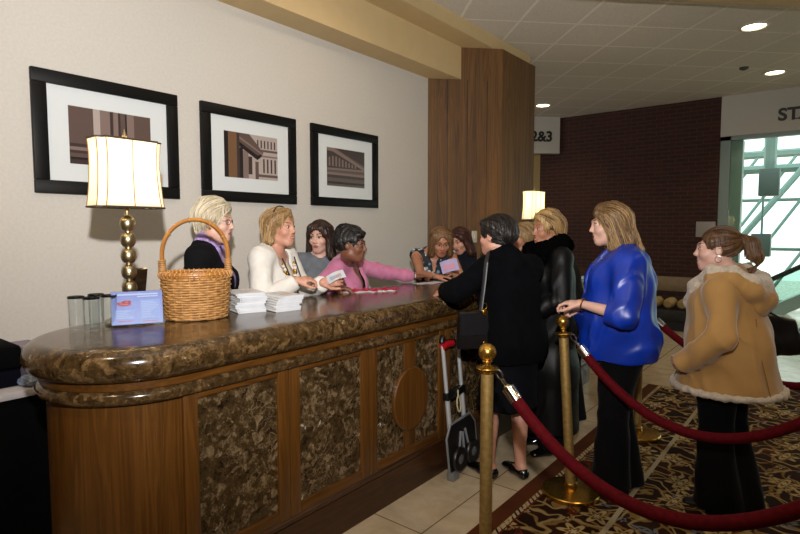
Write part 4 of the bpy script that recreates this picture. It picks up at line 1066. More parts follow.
# red ribboned name badges
m_rib = simple('red_ribbon', '#b3123a', .5); m_wc = simple('badge_card', '#d5d0d2', .4)
for k, (x, y, a, l) in enumerate(((-2.505, 2.60, .4, 'leftmost red ribboned badge lying on the marble top'), (-2.46, 2.66, 1.2, 'white badge with red ribbon, second from the left in the row'), (-2.42, 2.715, .1, 'middle badge of the row with its ribbon folded over'),
                                  (-2.39, 2.775, .9, 'red ribboned badge, second from the right of the row'), (-2.36, 2.84, .5, 'rightmost red ribboned badge near the pink sleeve'))):
    o = thing('name_badge', (x, y, ZT), l, 'badge', 'ribboned badges on the counter', rz=a)
    b = B(); b.box((-.045, -.03, .0005), (.045, .03, .006), .002); part('card', b, m_wc, o, world=False)
    b = B(); b.tube([(-.05, -.02, .010), (-.02, .0, .018), (.01, -.01, .014), (.04, .015, .024), (.055, .0, .012), (.03, -.025, .010)], .008, 6, flat=.5); b.tube([(-.03, .02, .012), (-.045, .035, .012), (-.06, .025, .008)], .007, 6, flat=.5); part('ribbon', b, m_rib, o, world=False)
# flyers on the top in front of the floral blouse
for k, (x, y, a, l) in enumerate(((-2.47, 3.42, 1.4, 'lower white flyer lying flat before the floral blouse'), (-2.43, 3.46, 1.65, 'upper white flyer laid on the other one'))):
    b = B(); b.box((-.105, -.05, 0), (.105, .05, .0012)); solo('flyer', b, simple('flyer_paper_%d' % k, '#c9c3d2', .5), (x, y, ZT+.0006+k*.0016), l, 'paper', 'flyers on the far counter', rz=a)

# ------------------------------------------------------------------ side table by the wall
tb = thing('side_table', (-3.2, .2, 0), 'table with black skirting at the left edge, behind the counter end', 'table')
m_blackcloth = simple('black_skirt_cloth', '#050506', .95, 0, '#070708', 20, spec=.08)
b = B(); b.box((-3.48, -1., .765), (-2.93, 1.18, .80), .004); part('tabletop', b, simple('white_tablecloth', '#b9b4b6', .7), tb)
b = B(); prf = []
N_ = 160
for z in (.01, .4, .77):
    row = []
    per = [((-2.945, -.99), (-2.945, 1.165)), ((-2.945, 1.165), (-3.46, 1.165)), ((-3.46, 1.165), (-3.46, -.99)), ((-3.46, -.99), (-2.945, -.99))]
    for (ax, ay), (bx, by) in per:
        m = 60 if abs(by-ay) > 1 else 16
        for j in range(m):
            t = j/m; row.append(V((ax+(bx-ax)*t+(.008*math.sin(j*1.3) if abs(by-ay) > 1 else 0), ay+(by-ay)*t, z)))
    prf.append(row)
b.rings(prf); part('skirt', b, m_blackcloth, tb)
bx = thing('storage_case', (-3.2, .70, .80), 'black fabric case standing on the side table at the left edge', 'case')
b = B(); b.box((-3.42, .20, .80), (-3.02, .88, .885), .02); part('body', b, simple('navy_fabric', '#090914', .9, spec=.08), bx)
b = B(); b.box((-3.43, .18, .888), (-3.01, .885, 1.0), .025); part('lid', b, simple('black_fabric', '#060607', .9, spec=.08), bx)
b = B(); b.box((-3.3, .91, .80), (-3.05, 1.0, .97), .006)
solo('carton', b, simple('lilac_card', '#8d8391', .6), (0, 0, 0), 'small lilac grey carton between the black case and the counter', 'box')
v = Vol((-.1, -.1, -.01), (.1, .1, .12), .005)
for p in (Seg((-.03, -.01, .03), (.03, .02, .035), .032, k=.02), SB((.0, 0, .055), (.03, .028, .025), .02), SB((.045, .01, .02), (.02, .025, .018), .02)): v.add(p)
P, F = v.net(1); P = P+normals(P, F)*waves(P, .004, 140, 9, (1, 1, 1))[:, None]; P[:, 2] -= P[:, 2].min()
o = link('plastic_bag', np_mesh('plastic_bag', P, F), simple('cloudy_plastic', '#8c97ac', .2, 0, '#73809a', 60)); o.data.transform(Matrix.Scale(.72, 4)); o.location = (-2.99, .885, .801); FR[o.name] = Matrix.Translation(o.location)
tag(o, 'crumpled clear plastic bag on the side table edge', 'bag')
# things were modelled in place: move their origins down to their feet
# ------------------------------------------------------------------ stanchions and velvet ropes
m_brass = simple('polished_brass', '#c9a04c', .26, .95, '#b88d3c', 60, .05, 60); m_brass2 = simple('brushed_brass', '#b3955c', .55, .75, '#9c7f49', 50, .08, 200)
m_velvet = simple('burgundy_velvet', '#5a0410', .8, 0, '#470309', 60, .25, 500, .12, .0)
m_chrome = simple('chrome', '#cfcfd0', .12, 1.)
def stanchion(x, y, label, tilt=(0, 0)):
    o = thing('stanchion', (x, y, 0), label, 'stanchion', 'brass rope stanchions')
    b = B(); b.lathe([(0, 0), (.160, 0), (.165, .004), (.165, .032), (.160, .038), (.10, .046), (.06, .050), (.038, .052), (.036, .075), (.03, .08), (0, .08)], 48); part('base', b, m_brass, o, world=False)
    M = Matrix.Translation((0, 0, .06)) @ Matrix.Rotation(tilt[0], 4, 'Y') @ Matrix.Rotation(tilt[1], 4, 'X') @ Matrix.Translation((0, 0, -.06))
    b = B(); b.lathe([(.0275, .06), (.0275, .94)], 28, M); part('pole', b, m_brass2, o, world=False)
    b = B(); b.lathe([(.0285, .925), (.030, .935), (.030, .942), (.047, .945), (.049, .949), (.047, .953), (.024, .955), (.016, .962), (.015, .972), (.022, .978), (.018, .985)], 32, M); part('collar', b, m_brass, o, world=False)
    b = B(); b.ball((0, 0, 1.018), .039, 28, M); part('ball_finial', b, m_brass, o, world=False)
    return M, V((x, y, 0))
def rope(a, c, label, low, n=40):
    """a swag of velvet rope between two eyes"""
    o = thing('velvet_rope', (a[0], a[1], 0), label, 'rope', 'burgundy velvet ropes between the stanchions')
    a, c = V(a), V(c); pts = []
    for i in range(n+1):
        u = i/n; p = a.lerp(c, u); p.z = p.z-(min(a.z, c.z)-low)*(1-(2*u-1)**2)*1.0; pts.append(p)
    L = [0]
    for i in range(n): L.append(L[-1]+(pts[i+1]-pts[i]).length)
    def at(s):
        s = max(0, min(L[-1], s))
        for i in range(n):
            if L[i+1] >= s: return pts[i].lerp(pts[i+1], (s-L[i])/(L[i+1]-L[i]+1e-9))
        return pts[-1]
    T = L[-1]
    b = B(); m = 36; q = [at(.125+(T-.25)*i/m) for i in range(m+1)]; b.tube(q, .0255, 14); part('cord', b, m_velvet, o)
    for s0, sg in ((0, 1), (T, -1)):
        f = lambda s: at(s0+sg*s)
        d = (f(.13)-f(.05)).normalized(); e = d.cross(V((0, 1, 0))).normalized()
        b = B(); b.tube([f(.075), f(.085), f(.087), f(.150)], [.012, .020, .0285, .0285], 16); fer = part('ferrule', b, m_chrome, o)
        b = B(); c0 = f(.022)
        b.tube([c0+d*.022*math.cos(t)+e*.013*math.sin(t) for t in np.linspace(.5, 2*PI-.3, 16)], .0042, 6)
        b.tube([f(.045), f(.055), f(.075)], [.007, .009, .007], 8); part('snap_hook', b, m_chrome, o)
    return o
ZH = .947
Ma, pa = stanchion(-1.157, 2.057, 'nearest brass stanchion, its pole rising in front of the dark skirt')
Mb, pb = stanchion(-1.145, 3.03, 'slightly tilted brass stanchion under the hand of the woman in blue', (-.07, .0))
Mc_, pc = stanchion(-1.10, 4.22, 'brass stanchion hidden behind the woman in blue, only its base showing')
stanchion(.24, 2.0, 'off to the right, brass post holding the nearest rope end'); stanchion(.21, 2.93, 'off to the right, brass post holding the middle rope end'); stanchion(.62, 4.15, 'off to the right, brass post holding the farthest rope end')
eye = lambda M, p, dx=.045: tuple(M @ V((dx, 0, ZH))+p)
rope(eye(Ma, pa), (.195, 2.0, ZH), 'nearest burgundy velvet rope, sweeping across the bottom right foreground', .54)
rope(eye(Mb, pb), (.165, 2.93, ZH), 'burgundy velvet rope hooked to the tilted stanchion, crossing before the tan coat', .53)
rope(eye(Mc_, pc), (.575, 4.15, ZH), 'farthest burgundy velvet rope, passing behind the tan coat', .56)

# ------------------------------------------------------------------ folding luggage cart leaning on the counter
cu = V((-.045, -.07, .86)).normalized(); cw = V((0, 1, 0)); cw = (cw-cu*cw.dot(cu)).normalized(); cn = cw.cross(cu)
cart = thing('luggage_cart', (-1.815, 2.90, 0), 'folded silver and black luggage cart leaning against the counter', 'cart')
Mk = Matrix.Translation((-1.815, 2.90, .012)) @ Matrix(((cw.x, cu.x, cn.x, 0), (cw.y, cu.y, cn.y, 0), (cw.z, cu.z, cn.z, 0), (0, 0, 0, 1)))
m_al = simple('aluminium_tube', '#c6c9cd', .35, .45); m_bp = simple('black_plastic', '#0d0d0f', .4); m_redp = simple('red_plastic', '#a3121c', .4)
for a, top in ((-.085, .84), (.085, .80)):
    b = B(); b.tube([(a, .22, 0), (a, .52, 0)], .0155, 12, M=Mk); b.tube([(a, .50, 0), (a, top, 0)], .0125, 12, M=Mk); part('tube', b, m_al, cart)
b = B(); b.tube([(-.09, .855, 0), (-.085, .875, 0), (-.07, .885, 0)], .018, 10, M=Mk); b.tube([(.085, .80, 0), (.04, .835, 0), (-.05, .85, 0)], .013, 10, M=Mk); part('handle_bar', b, m_bp, cart)
b = B(); b.tube([(-.095, .825, .004), (-.04, .835, .004), (.015, .825, .004)], .022, 10, M=Mk); part('grip', b, m_redp, cart)
b = B(); b.box((-.105, .485, -.022), (.105, .535, .022), .01, Mk); part('crossbar', b, m_bp, cart)
b = B(); b.rings([[V((x*s, y, z)) for x, y in ((-.12, .03), (-.155, .06), (-.155, .27), (-.11, .33), (.11, .33), (.155, .27), (.155, .06), (.12, .03))] for z, s in ((.018, 1), (.034, 1))], M=Mk); part('platform', b, m_bp, cart)
b = B(); b.tube([(-.13, .0, .026), (-.165, .05, .026), (-.165, .27, .026), (-.115, .34, .026), (.115, .34, .026), (.165, .27, .026), (.165, .05, .026)], .008, 8, M=Mk); b.box((-.165, -.005, .0), (-.09, .05, .05), .008, Mk); part('platform_rim', b, simple('dull_aluminium', '#85888c', .35, .5), cart)
b = B()
for x0, y0, x1, y1 in ((-.07, .10, -.02, .27), (.0, .08, .0, .26), (.07, .1, .03, .27)): b.tube([(x0, y0, .038), (x1, y1, .038)], .008, 6, M=Mk)
part('platform_rib', b, simple('grey_plastic', '#77797c', .4), cart)
for a, y in ((-.07, .11), (.085, .10)):
    Mw = Mk @ Matrix.Translation((a, y, .045)); b = B(); b.lathe([(.03, -.014), (.070, -.014), (.076, -.006), (.076, .006), (.070, .014), (.03, .014), (.03, -.014)], 26, Mw); w_ = part('wheel', b, m_bp, cart)
    b = B(); b.lathe([(0, -.012), (.034, -.012), (.034, .012), (.014, .018), (0, .018)], 18, Mw); part('hub', b, simple('hub_grey', '#55575a', .4) if 'hub_grey' not in bpy.data.materials else bpy.data.materials['hub_grey'], w_)
b = B(); b.tube([Mk @ V((-.005+.02*math.cos(t), .44+.05*math.sin(t), .03)) for t in np.linspace(0, 2*PI, 20)[:-1]], .005, 6, loop=True); b.tube([Mk @ V((-.005, .49, .03)), Mk @ V((.0, .53, .028))], .005, 6)
part('elastic_cord', b, simple('cord_cream', '#b3a782', .7), cart)
# ------------------------------------------------------------------ the eleven women
SK = skin('skin_fair', '#c9977f', '#ba8370'); SK2 = skin('skin_pale', '#d2ab99', '#c79888'); SK3 = skin('skin_brown', '#84563f', '#6f4532'); SK4 = skin('skin_warm', '#b17c60', '#a26b52')
H_BLOND = hair_mat('hair_pale_blonde', '#a3957a', '#cbbea2', '#e0d7c2'); H_HONEY = hair_mat('hair_honey', '#6a4f30', '#9d7c50', '#c9ab7c')
H_CARAMEL = hair_mat('hair_caramel', '#4a3520', '#7f5f3b', '#b8965f'); H_DARK = hair_mat('hair_dark_brown', '#120b08', '#22140d', '#3a2316'); H_BLACK = hair_mat('hair_black', '#0a0808', '#15100e', '#28201c')
H_BROWN = hair_mat('hair_light_brown', '#3d2817', '#5f4128', '#86623e'); H_MIX = hair_mat('hair_brown_blonde', '#37251a', '#64472c', '#94704a'); H_AUB = hair_mat('hair_auburn', '#1f0e08', '#3a1d12', '#57301e')
H_GREYB = hair_mat('hair_sandy', '#5d4a31', '#8a6d47', '#a98b60')
def vcut(p, z, w=.055, y=.175, d=.075): return [Seg(p.T(1.47*p.k, .075), p.T(z*p.k, y), (w+.012, .09), (.012, d), k=.008)]
def nhole(p, r=.066, z0=1.395, up=.14): return [Seg(p.T(z0*p.k, .012), p.T((z0+up)*p.k, .03), (r, r), (r*1.35, r*1.35), k=.008)]
def lapels(p, z, w=.062, t=.008, wd=.03, top=1.425):
    r = []
    for q in (-1, 1):
        r += [Seg(p.T(top*p.k, .015)+A3((q*w*1.12, 0, 0)), p.T((top+z)/2*p.k, .115*p.b+.02)+A3((q*w*.75, 0, 0)), (wd*.8, t), (wd, t), k=.008),
              Seg(p.T((top+z)/2*p.k, .115*p.b+.02)+A3((q*w*.75, 0, 0)), p.T(z*p.k, .135*p.b+.012)+A3((q*.018, 0, 0)), (wd, t), (.014, t), k=.008)]
    return r
cap = lambda t, z=.038, y=-.018: SB((0, y, z), (.0735+t, .092+t, .084+t))
def two(f): return [f(-1), f(1)]

# 1 ---- pale blonde with glasses, black blazer
p = Person((-2.815, 1.735), heading(-2.815, 1.735, 74), 'woman with short pale blonde hair and glasses in a black blazer behind the basket', 1.71, 1.05, SK2, '#a5584f', '#8d7450', yaw=-6, pitch=4, feet=None, lean=3)
p.build_body(); p.glasses(simple('spectacle_frame', '#3b2320', .3, .3))
p.hair(H_BLOND, [cap(.017)]+two(lambda q: SB((q*.068, -.015, .03), (.03, .055, .055), .03))+[Seg((0, -.085, .03), (0, -.078, -.055), (.062, .032), (.045, .022), k=.04), Seg((-.035, .056, .100), (.045, .050, .095), .018, .016, k=.03), SB((0, -.03, .125), (.05, .06, .02), .03)],
       face_cut(.080, .084)+[SB((q*.086, .014, -.03), (.03, .034, .04), .01) for q in (-1, 1)], flow_down(-.03, .9, .8), 420, .0026, 9, .012, disp=.0035, lift=.0022)
p.garment('shirt', cloth('lavender_shirt', '#9a86b8', '#8d79ab', .7), ('torso', 'neck'), .007, extra=[Seg(p.T(1.375*p.k, -.015), p.T(1.455*p.k, .0), (.072, .07), (.066, .066), k=.02)], cut=nhole(p, .058, 1.42)+vcut(p, 1.30, .03), planes=[(p.T(.84*p.k), (0, 0, -1))])
p.garment('blazer', cloth('black_wool', '#0b0b0d', '#0e0e11'), ('torso',), .022, cut=nhole(p, .076)+vcut(p, 1.0, .082), sleeve=.97, planes=[(p.T(.80*p.k), (0, 0, -1))], wr=(.004, 30))
p.garment('scarf', cloth('lavender_silk', '#a08cc0', '#8a76ae', .5), extra=[Seg(p.T(1.42*p.k, -.055)+A3((q*.045, 0, 0)), p.T(1.39*p.k, .06)+A3((q*.070, .01, 0)), (.042, .02), (.036, .02), (0, 0, 1), .02) for q in (-1, 1)]+[Seg(p.T(1.39*p.k, .06)+A3((q*.062, 0, 0)), p.T(1.10*p.k, .14)+A3((q*.02, 0, 0)), (.034, .016), (.026, .016), k=.02) for q in (-1, 1)]+[Seg(p.T(1.42*p.k, -.055)-A3((.045, 0, 0)), p.T(1.42*p.k, -.055)+A3((.045, 0, 0)), (.03, .016), None, (0, 0, 1), .02)], wr=(.003, 60), h=.007)
p.trousers(cloth('black_cotton', '#0c0c0e')); [p.shoe(i, M_BLACKLEATHER) for i in (0, 1)]
b = B(); b.ball(tuple(p.hp((.079, .0, -.036))), .0065, 10); part('earring', b, M_GOLD, p.root, world=False)

# 2 ---- white jacket
p = Person((-2.83, 2.185), heading(-2.83, 2.185, 62), 'laughing blonde woman in a white jacket and chunky necklace, hands over the counter', 1.68, .98, SK, '#a8524c', '#7d6038', lean=6, yaw=-10, roll=3, smile=1.)
p.set_arm('r', (-2.50, 2.15, 1.245), elbow=(.5, -.6, -.7), hand=(.55, .75, .08), palm=(-.1, .3, -1), curl=.7)
p.set_arm('l', (-2.50, 2.36, 1.215), elbow=(-.6, -.6, -.6), hand=(.55, .6, .12), palm=(.7, -.5, .1), curl=.55)
p.build_body()
p.hair(H_HONEY, [cap(.016)]+two(lambda q: Seg((q*.074, -.032, .07), (q*.080, -.030, -.085), (.020, .045), (.020, .036), (1, 0, 0), .03))+[Seg((0, -.085, .04), (0, -.082, -.10), (.07, .034), (.066, .026), k=.04), Seg((-.02, .054, .106), (.055, .045, .075), .015, .014, k=.03)],
       face_cut(.082, .090)+[SB((q*.086, .04, -.03), (.03, .04, .06), .01) for q in (-1, 1)], flow_down(-.02, .8, .9), 380, .0024, 13, .013)
p.chain('sunglasses', M_BLACKLEATHER, [p.hp((.094*math.sin(t), .012-.01*math.cos(t), .038+.104*math.cos(t))) for t in np.linspace(-1.25, 1.25, 18)], .0045)
p.garment('top', cloth('cream_knit', '#b9aea2', '#ab9f94'), ('torso',), .007, cut=nhole(p, .075, 1.37)+vcut(p, 1.28, .05), planes=[(p.T(.86*p.k), (0, 0, -1))])
p.garment('jacket', cloth('white_boucle', '#dedbd5', '#d3cfc8', .9, .1, .5, 160), ('torso',), .024, cut=nhole(p, .080)+vcut(p, .80, .098, .19, .12), post=lapels(p, .95, .115), sleeve=.93, planes=[(p.T(.80*p.k), (0, 0, -1))], wr=(.004, 34))
b = B()
for i, t in enumerate(np.linspace(-1.35, 1.35, 11)):
    for row in (0, 1):
        c = p.T((1.345-.115*math.cos(t)-.030*row*math.cos(t))*p.k, .100+.045*math.cos(t))+A3((.078*math.sin(t), 0, 0)); b.ball(tuple(c), (.0135, .013, .0135), 10, mi=(i+row) % 2)
part('necklace', b, [M_GOLD, simple('pearl_bead', '#d8d2c4', .2)], p.root, world=False)
lan = p.chain('lanyard', simple('black_ribbon', '#121014', .6), [p.T(1.36*p.k, .10)+A3((-.085, 0, 0)), p.T(1.24*p.k, .165)+A3((-.07, 0, 0)), p.T(1.10*p.k, .165)+A3((-.03, 0, 0)), p.T(1.045*p.k, .16), p.T(1.10*p.k, .165)+A3((.03, 0, 0)), p.T(1.24*p.k, .165)+A3((.07, 0, 0)), p.T(1.36*p.k, .10)+A3((.085, 0, 0))], .004)
b = B(); c = p.T(.99*p.k, .165); b.box((c[0]-.07, c[1]-.004, c[2]-.06), (c[0]+.07, c[1]+.006, c[2]+.055), .004); part('badge_pouch', b, simple('maroon_pouch', '#57101f', .55), lan, world=False)
p.trousers(cloth('charcoal_cotton', '#17161a')); [p.shoe(i, M_BLACKLEATHER) for i in (0, 1)]; p.ring_at('r', M_GOLD)

# 3 ---- dark hair, grey sweater
p = Person((-3.13, 2.92), heading(-3.13, 2.92, 5), 'dark long haired woman in a grey sweater standing back by the wall', 1.60, 1.0, SK2, '#9b5350', '#2c1a12', yaw=-28, pitch=8)
p.build_body()
p.hair(H_DARK, [cap(.015)]+two(lambda q: Seg((q*.074, -.01, .07), (q*.090, .004, -.16), (.022, .05), (.032, .05), k=.03))+[Seg((0, -.085, .04), (0, -.085, -.18), (.07, .034), (.08, .03), k=.04), Seg((-.045, .06, .085), (-.07, .05, .03), .016, .012, k=.03), Seg((.045, .06, .085), (.07, .05, .03), .016, .012, k=.03)],
       face_cut(.064, .078), flow_down(0, .9, .4), 340, .0025, 18, .014)
p.garment('sweater', cloth('grey_knit', '#6c7178', '#61666d', .9, .3), ('torso', ), .013, cut=nhole(p, .064), sleeve=.97, planes=[(p.T(.82*p.k), (0, 0, -1))], wr=(.005, 30))
p.trousers(cloth('dark_denim', '#15171f')); [p.shoe(i, M_BLACKLEATHER) for i in (0, 1)]

# 4 ---- pink jacket, reaching along the counter
p = Person((-2.90, 2.86), (.93, .36), 'black haired woman in a pink jacket reaching along the counter with her arm', 1.56, 1.12, SK3, '#6d3030', '#0d0908', lean=13, head=(-2.61, 2.735, 1.440), yaw=8, pitch=5, bust=1.1)
p.set_arm('l', (-2.57, 3.46, 1.172), elbow=(-.5, -.7, -.4), hand=(.22, .95, -.02), palm=(0, .05, -1), curl=.35)
p.set_arm('r', (-2.56, 2.52, 1.165), elbow=(.7, -.3, -.5), hand=(.85, .5, -.02), palm=(0, 0, -1), curl=.4)
p.build_body(); p.glasses(simple('thin_dark_frame', '#4a3f30', .4, .2))
p.hair(H_BLACK, [cap(.012), SB((0, -.075, .085), (.055, .05, .05), .03), SB((0, -.085, .02), (.068, .05, .06), .03), SB((.02, -.04, .122), (.035, .04, .018), .02), SB((-.03, -.06, .118), (.03, .03, .02), .015), SB((.0, .02, .118), (.05, .035, .014), .02), Seg((-.03, .07, .09), (.05, .062, .08), .016, .014, k=.02)],
       face_cut(.088, .070)+ear_cut(), flow_to((0, -.085, .10), (.3, .2, .6)), 300, .0024, 9, .011, disp=.003)
p.garment('top', cloth('black_jersey', '#0d0c10'), ('torso',), .007, cut=nhole(p, .08, 1.36)+vcut(p, 1.22, .06), planes=[(p.T(.86*p.k), (0, 0, -1))])
p.garment('jacket', cloth('pink_linen', '#c07a98', '#b56e8d', .8, .2), ('torso',), .022, cut=nhole(p, .072)+vcut(p, 1.05, .075, .20, .10), post=lapels(p, 1.07, .085), sleeve={'l': .90, 'r': .95}, sleeve_inf=.016, planes=[(p.T(.80*p.k), (0, 0, -1))], wr=(.005, 34))
b = B(); c = p.T(1.19*p.k, .182)+A3((-.075, 0, 0)); Mb_ = Matrix.Translation(V(c)) @ Matrix.Rotation(.5, 4, 'Y') @ Matrix.Rotation(-.15, 4, 'X'); b.box((-.04, -.003, -.03), (.04, .003, .03), .002, Mb_); part('chest_badge', b, m_wc, p.root, world=False)
p.ring_at('l', M_SILVER, .95, .031, .005); p.trousers(cloth('black_trouser', '#0c0c0f')); [p.shoe(i, M_BLACKLEATHER) for i in (0, 1)]

# 5 ---- floral sleeveless blouse
p = Person((-2.86, 4.06), heading(-2.86, 4.06, 4), 'woman in a floral sleeveless blouse looking down at a leaflet behind the counter', 1.62, 1.0, SK4, '#9a4c46', '#54391f', lean=13, head=(-2.66, 3.90, 1.437), pitch=24, yaw=6)
p.set_arm('r', (-2.52, 3.63, 1.165), elbow=(.7, -.5, -.5), hand=(.75, .55, 0), palm=(0, 0, -1), curl=.35)
p.set_arm('l', (-2.51, 3.76, 1.185), elbow=(-.7, -.5, -.5), hand=(.75, -.4, .25), palm=(-.3, -.7, -.2), curl=.6)
p.build_body()
p.hair(H_MIX, [cap(.012)]+two(lambda q: Seg((q*.074, -.005, .07), (q*.084, .012, -.11), (.022, .048), (.026, .040), k=.03))+[Seg((0, -.085, .04), (0, -.082, -.12), (.07, .034), (.07, .028), k=.04)],
       face_cut(.055, .094), flow_down(-.01, .9, .35), 340, .0024, 14, .013)
def floral():
    t = NT('floral_print'); v = t.obj(); x = t.n('ShaderNodeTexVoronoi'); t.l(v, x.inputs['Vector']); x.inputs['Scale'].default_value = 30
    bw = t.n('ShaderNodeRGBToBW'); t.l(x.outputs['Color'], bw.inputs[0])
    pt = t.ramp(bw.outputs[0], [(.0, '#12141f'), (.42, '#12141f'), (.43, '#b9c2c4'), (.62, '#5f7f96'), (.74, '#8c9a9c'), (.84, '#0f1119')], 'CONSTANT')
    t.col(t.mix(t.ramp(x.outputs['Distance'], [(.42, 1.), (.5, 0.)]), '#11131c', pt)); t.set(Roughness=.7); return t.m
p.garment('blouse', floral(), ('torso',), .012, cut=nhole(p, .074, 1.37)+vcut(p, 1.26, .05), planes=[(p.T(.82*p.k), (0, 0, -1))], wr=(.004, 40))
p.ring_at('r', M_SILVER, .95, .027); p.trousers(cloth('dark_trouser', '#101014')); [p.shoe(i, M_BLACKLEATHER) for i in (0, 1)]
hand5 = p.W[:3, :3] @ (p.arm['l'][2]+p.arm['l'][3]*.09+p.arm['l'][5]*.018)+p.W[:3, 3]

# 6 ---- auburn hair next to her
p = Person((-2.90, 4.53), heading(-2.90, 4.53, -20), 'auburn haired woman half hidden beside the floral blouse, looking down', 1.60, .98, SK, '#8f4a45', '#2c160e', lean=10, head=(-2.77, 4.38, 1.437), pitch=20, yaw=-14, roll=8)
p.build_body()
p.hair(H_AUB, [cap(.014)]+two(lambda q: Seg((q*.074, -.008, .07), (q*.088, .0, -.13), (.022, .05), (.028, .044), k=.03))+[Seg((0, -.085, .04), (0, -.084, -.14), (.07, .034), (.075, .028), k=.04), Seg((-.04, .066, .085), (-.068, .05, .03), .016, .012, k=.025), Seg((.03, .072, .09), (.066, .054, .04), .016, .012, k=.025)],
       face_cut(.062, .076), flow_down(.01, .9, .4), 300, .0024, 14, .013)
p.garment('sweater', cloth('dark_teal_knit', '#16181f', '#1b1e26'), ('torso', ), .014, cut=nhole(p, .066), sleeve=.97, planes=[(p.T(.82*p.k), (0, 0, -1))])
p.trousers(cloth('black_slacks', '#0d0d10')); [p.shoe(i, M_BLACKLEATHER) for i in (0, 1)]

# 7 ---- navy coat, back to us
p = Person((-1.545, 3.02), heading(-1.545, 3.02, -143), 'woman in a dark navy coat and skirt with her back turned, leaning at the counter', 1.60, 1.08, SK, '#8f4a45', '#20140f', lean=2, head=(-1.635, 2.985, 1.505), yaw=20, pitch=2, feet=[(-1.655, 2.955), (-1.50, 3.075)])
p.set_arm('l', (-1.86, 2.80, 1.165), elbow=(-.9, -.1, -.45), hand=(-.75, .55, -.05), palm=(0, 0, -1), curl=.3)
p.set_arm('r', (-1.86, 3.20, 1.168), elbow=(.8, -.2, -.5), hand=(-.9, -.15, -.02), palm=(0, 0, -1), curl=.3)
p.build_body()
p.hair(H_BLACK, [cap(.016), SB((0, -.055, .045), (.088, .088, .080), .03), SB((0, -.098, .005), (.072, .045, .045), .04), Seg((-.03, .072, .092), (.05, .064, .078), .017, .015, k=.03)]+two(lambda q: SB((q*.066, -.01, .05), (.026, .055, .045), .03)),
       face_cut(.084, .074)+ear_cut(.032), flow_to((0, -.12, -.01), (0, .1, -.6)), 340, .0024, 11, .012)
navy = cloth('navy_wool', '#05060c', '#07080f')
p.garment('skirt', navy, extra=[Seg(p.T(1.0*p.k), A3((0, 0, .80)), (.15, .12), (.185, .15), k=.03), Seg((0, 0, .80), (0, .01, .455), (.185, .15), (.195, .155), k=.03, c=.012)], wr=(.004, 26), stretch=(1, 1, .15))
p.garment('coat', simple('dark_navy_coat', '#040507', .95, 0, '#06070b', 20, .3, 260, .08), ('torso',), .030, extra=[Seg(p.T(1.15*p.k), (0, -.005, .74), (.165, .135), (.205, .175), k=.07), Seg(p.T(1.36*p.k, -.02), p.hp((0, -.03, -.065)), (.098, .09), (.078, .078), k=.03, c=.01)], cut=[], sleeve=.97, planes=[((0, 0, .745), (0, 0, -1))], wr=(.005, 28))
shm = simple('black_patent', '#0b0a0b', .12, coat=.5)
[p.shoe(i, shm, low=True) for i in (0, 1)]

# 8 ---- sandy hair, mostly hidden
p = Person((-1.66, 4.30), heading(-1.66, 4.30, -78), 'sandy haired woman almost hidden behind the leather coat, at the far counter', 1.58, 1., SK4, '#8f4a45', '#5d4a31', lean=13, head=(-1.97, 4.075, 1.475), pitch=4, yaw=22)
p.build_body()
p.hair(H_GREYB, [cap(.017)]+two(lambda q: SB((q*.068, -.015, .02), (.03, .055, .06), .03))+[Seg((0, -.085, .03), (0, -.08, -.07), (.062, .032), (.05, .024), k=.04), Seg((-.03, .074, .088), (.045, .068, .07), .018, .016, k=.03)], face_cut(.072, .062), flow_down(.0, .9, .6), 260, .0024, 11, .012)
p.garment('jacket', cloth('dark_brown_wool', '#14110f', '#191512'), ('torso',), .024, cut=nhole(p, .068), sleeve=.97, planes=[(p.T(.78*p.k), (0, 0, -1))])
p.trousers(cloth('black_wool_trouser', '#0c0c0e')); [p.shoe(i, M_BLACKLEATHER) for i in (0, 1)]

# 9 ---- long black leather coat with fur collar
p = Person((-1.53, 3.58), heading(-1.53, 3.58, -66), 'smiling woman with short blonde hair in a long black leather coat with fur collar', 1.655, 1.1, SK4, '#9a4c46', '#6b4d2c', yaw=4, pitch=3, head=(-1.54, 3.54, 1.545), smile=1.)
p.set_arm('l', p.sh['l']+A3((.02, .24, -.36)), elbow=(-.7, -.6, -.4), hand=(.6, .8, -.1), palm=(.5, -.3, -.6), world=False, curl=.5)
p.set_arm('r', p.sh['r']+A3((-.02, .24, -.36)), elbow=(.7, -.6, -.4), hand=(-.6, .8, -.1), palm=(-.5, -.3, -.6), world=False, curl=.5)
p.build_body()
p.hair(H_CARAMEL, [cap(.018)]+two(lambda q: SB((q*.068, -.025, .02), (.028, .05, .06), .03))+[Seg((0, -.088, .04), (0, -.09, -.07), (.065, .034), (.055, .03), k=.04), Seg((-.03, .056, .102), (.045, .05, .096), .020, .018, k=.03), SB((0, -.02, .125), (.05, .06, .02), .03)],
       face_cut(.086, .084)+[SB((q*.086, .012, -.03), (.03, .03, .038), .01) for q in (-1, 1)], flow_down(-.02, .8, 1.0), 360, .0025, 11, .012, lift=.0018)
leather = simple('black_leather_coat', '#070708', .46, 0, '#0a0a0b', 14, .25, 90, .22)
p.garment('coat', leather, ('torso',), .026, extra=[Seg(p.T(1.12*p.k), (0, 0, .60), (.17, .145), (.215, .19), k=.05), Seg((0, 0, .60), (0, 0, .16), (.215, .19), (.24, .21), k=.05)], planes=[((0, 0, .17), (0, 0, -1))], cut=nhole(p, .068), sleeve=1.0, wr=(.006, 26), stretch=(1, 1, .35), seed=4)
fx = []
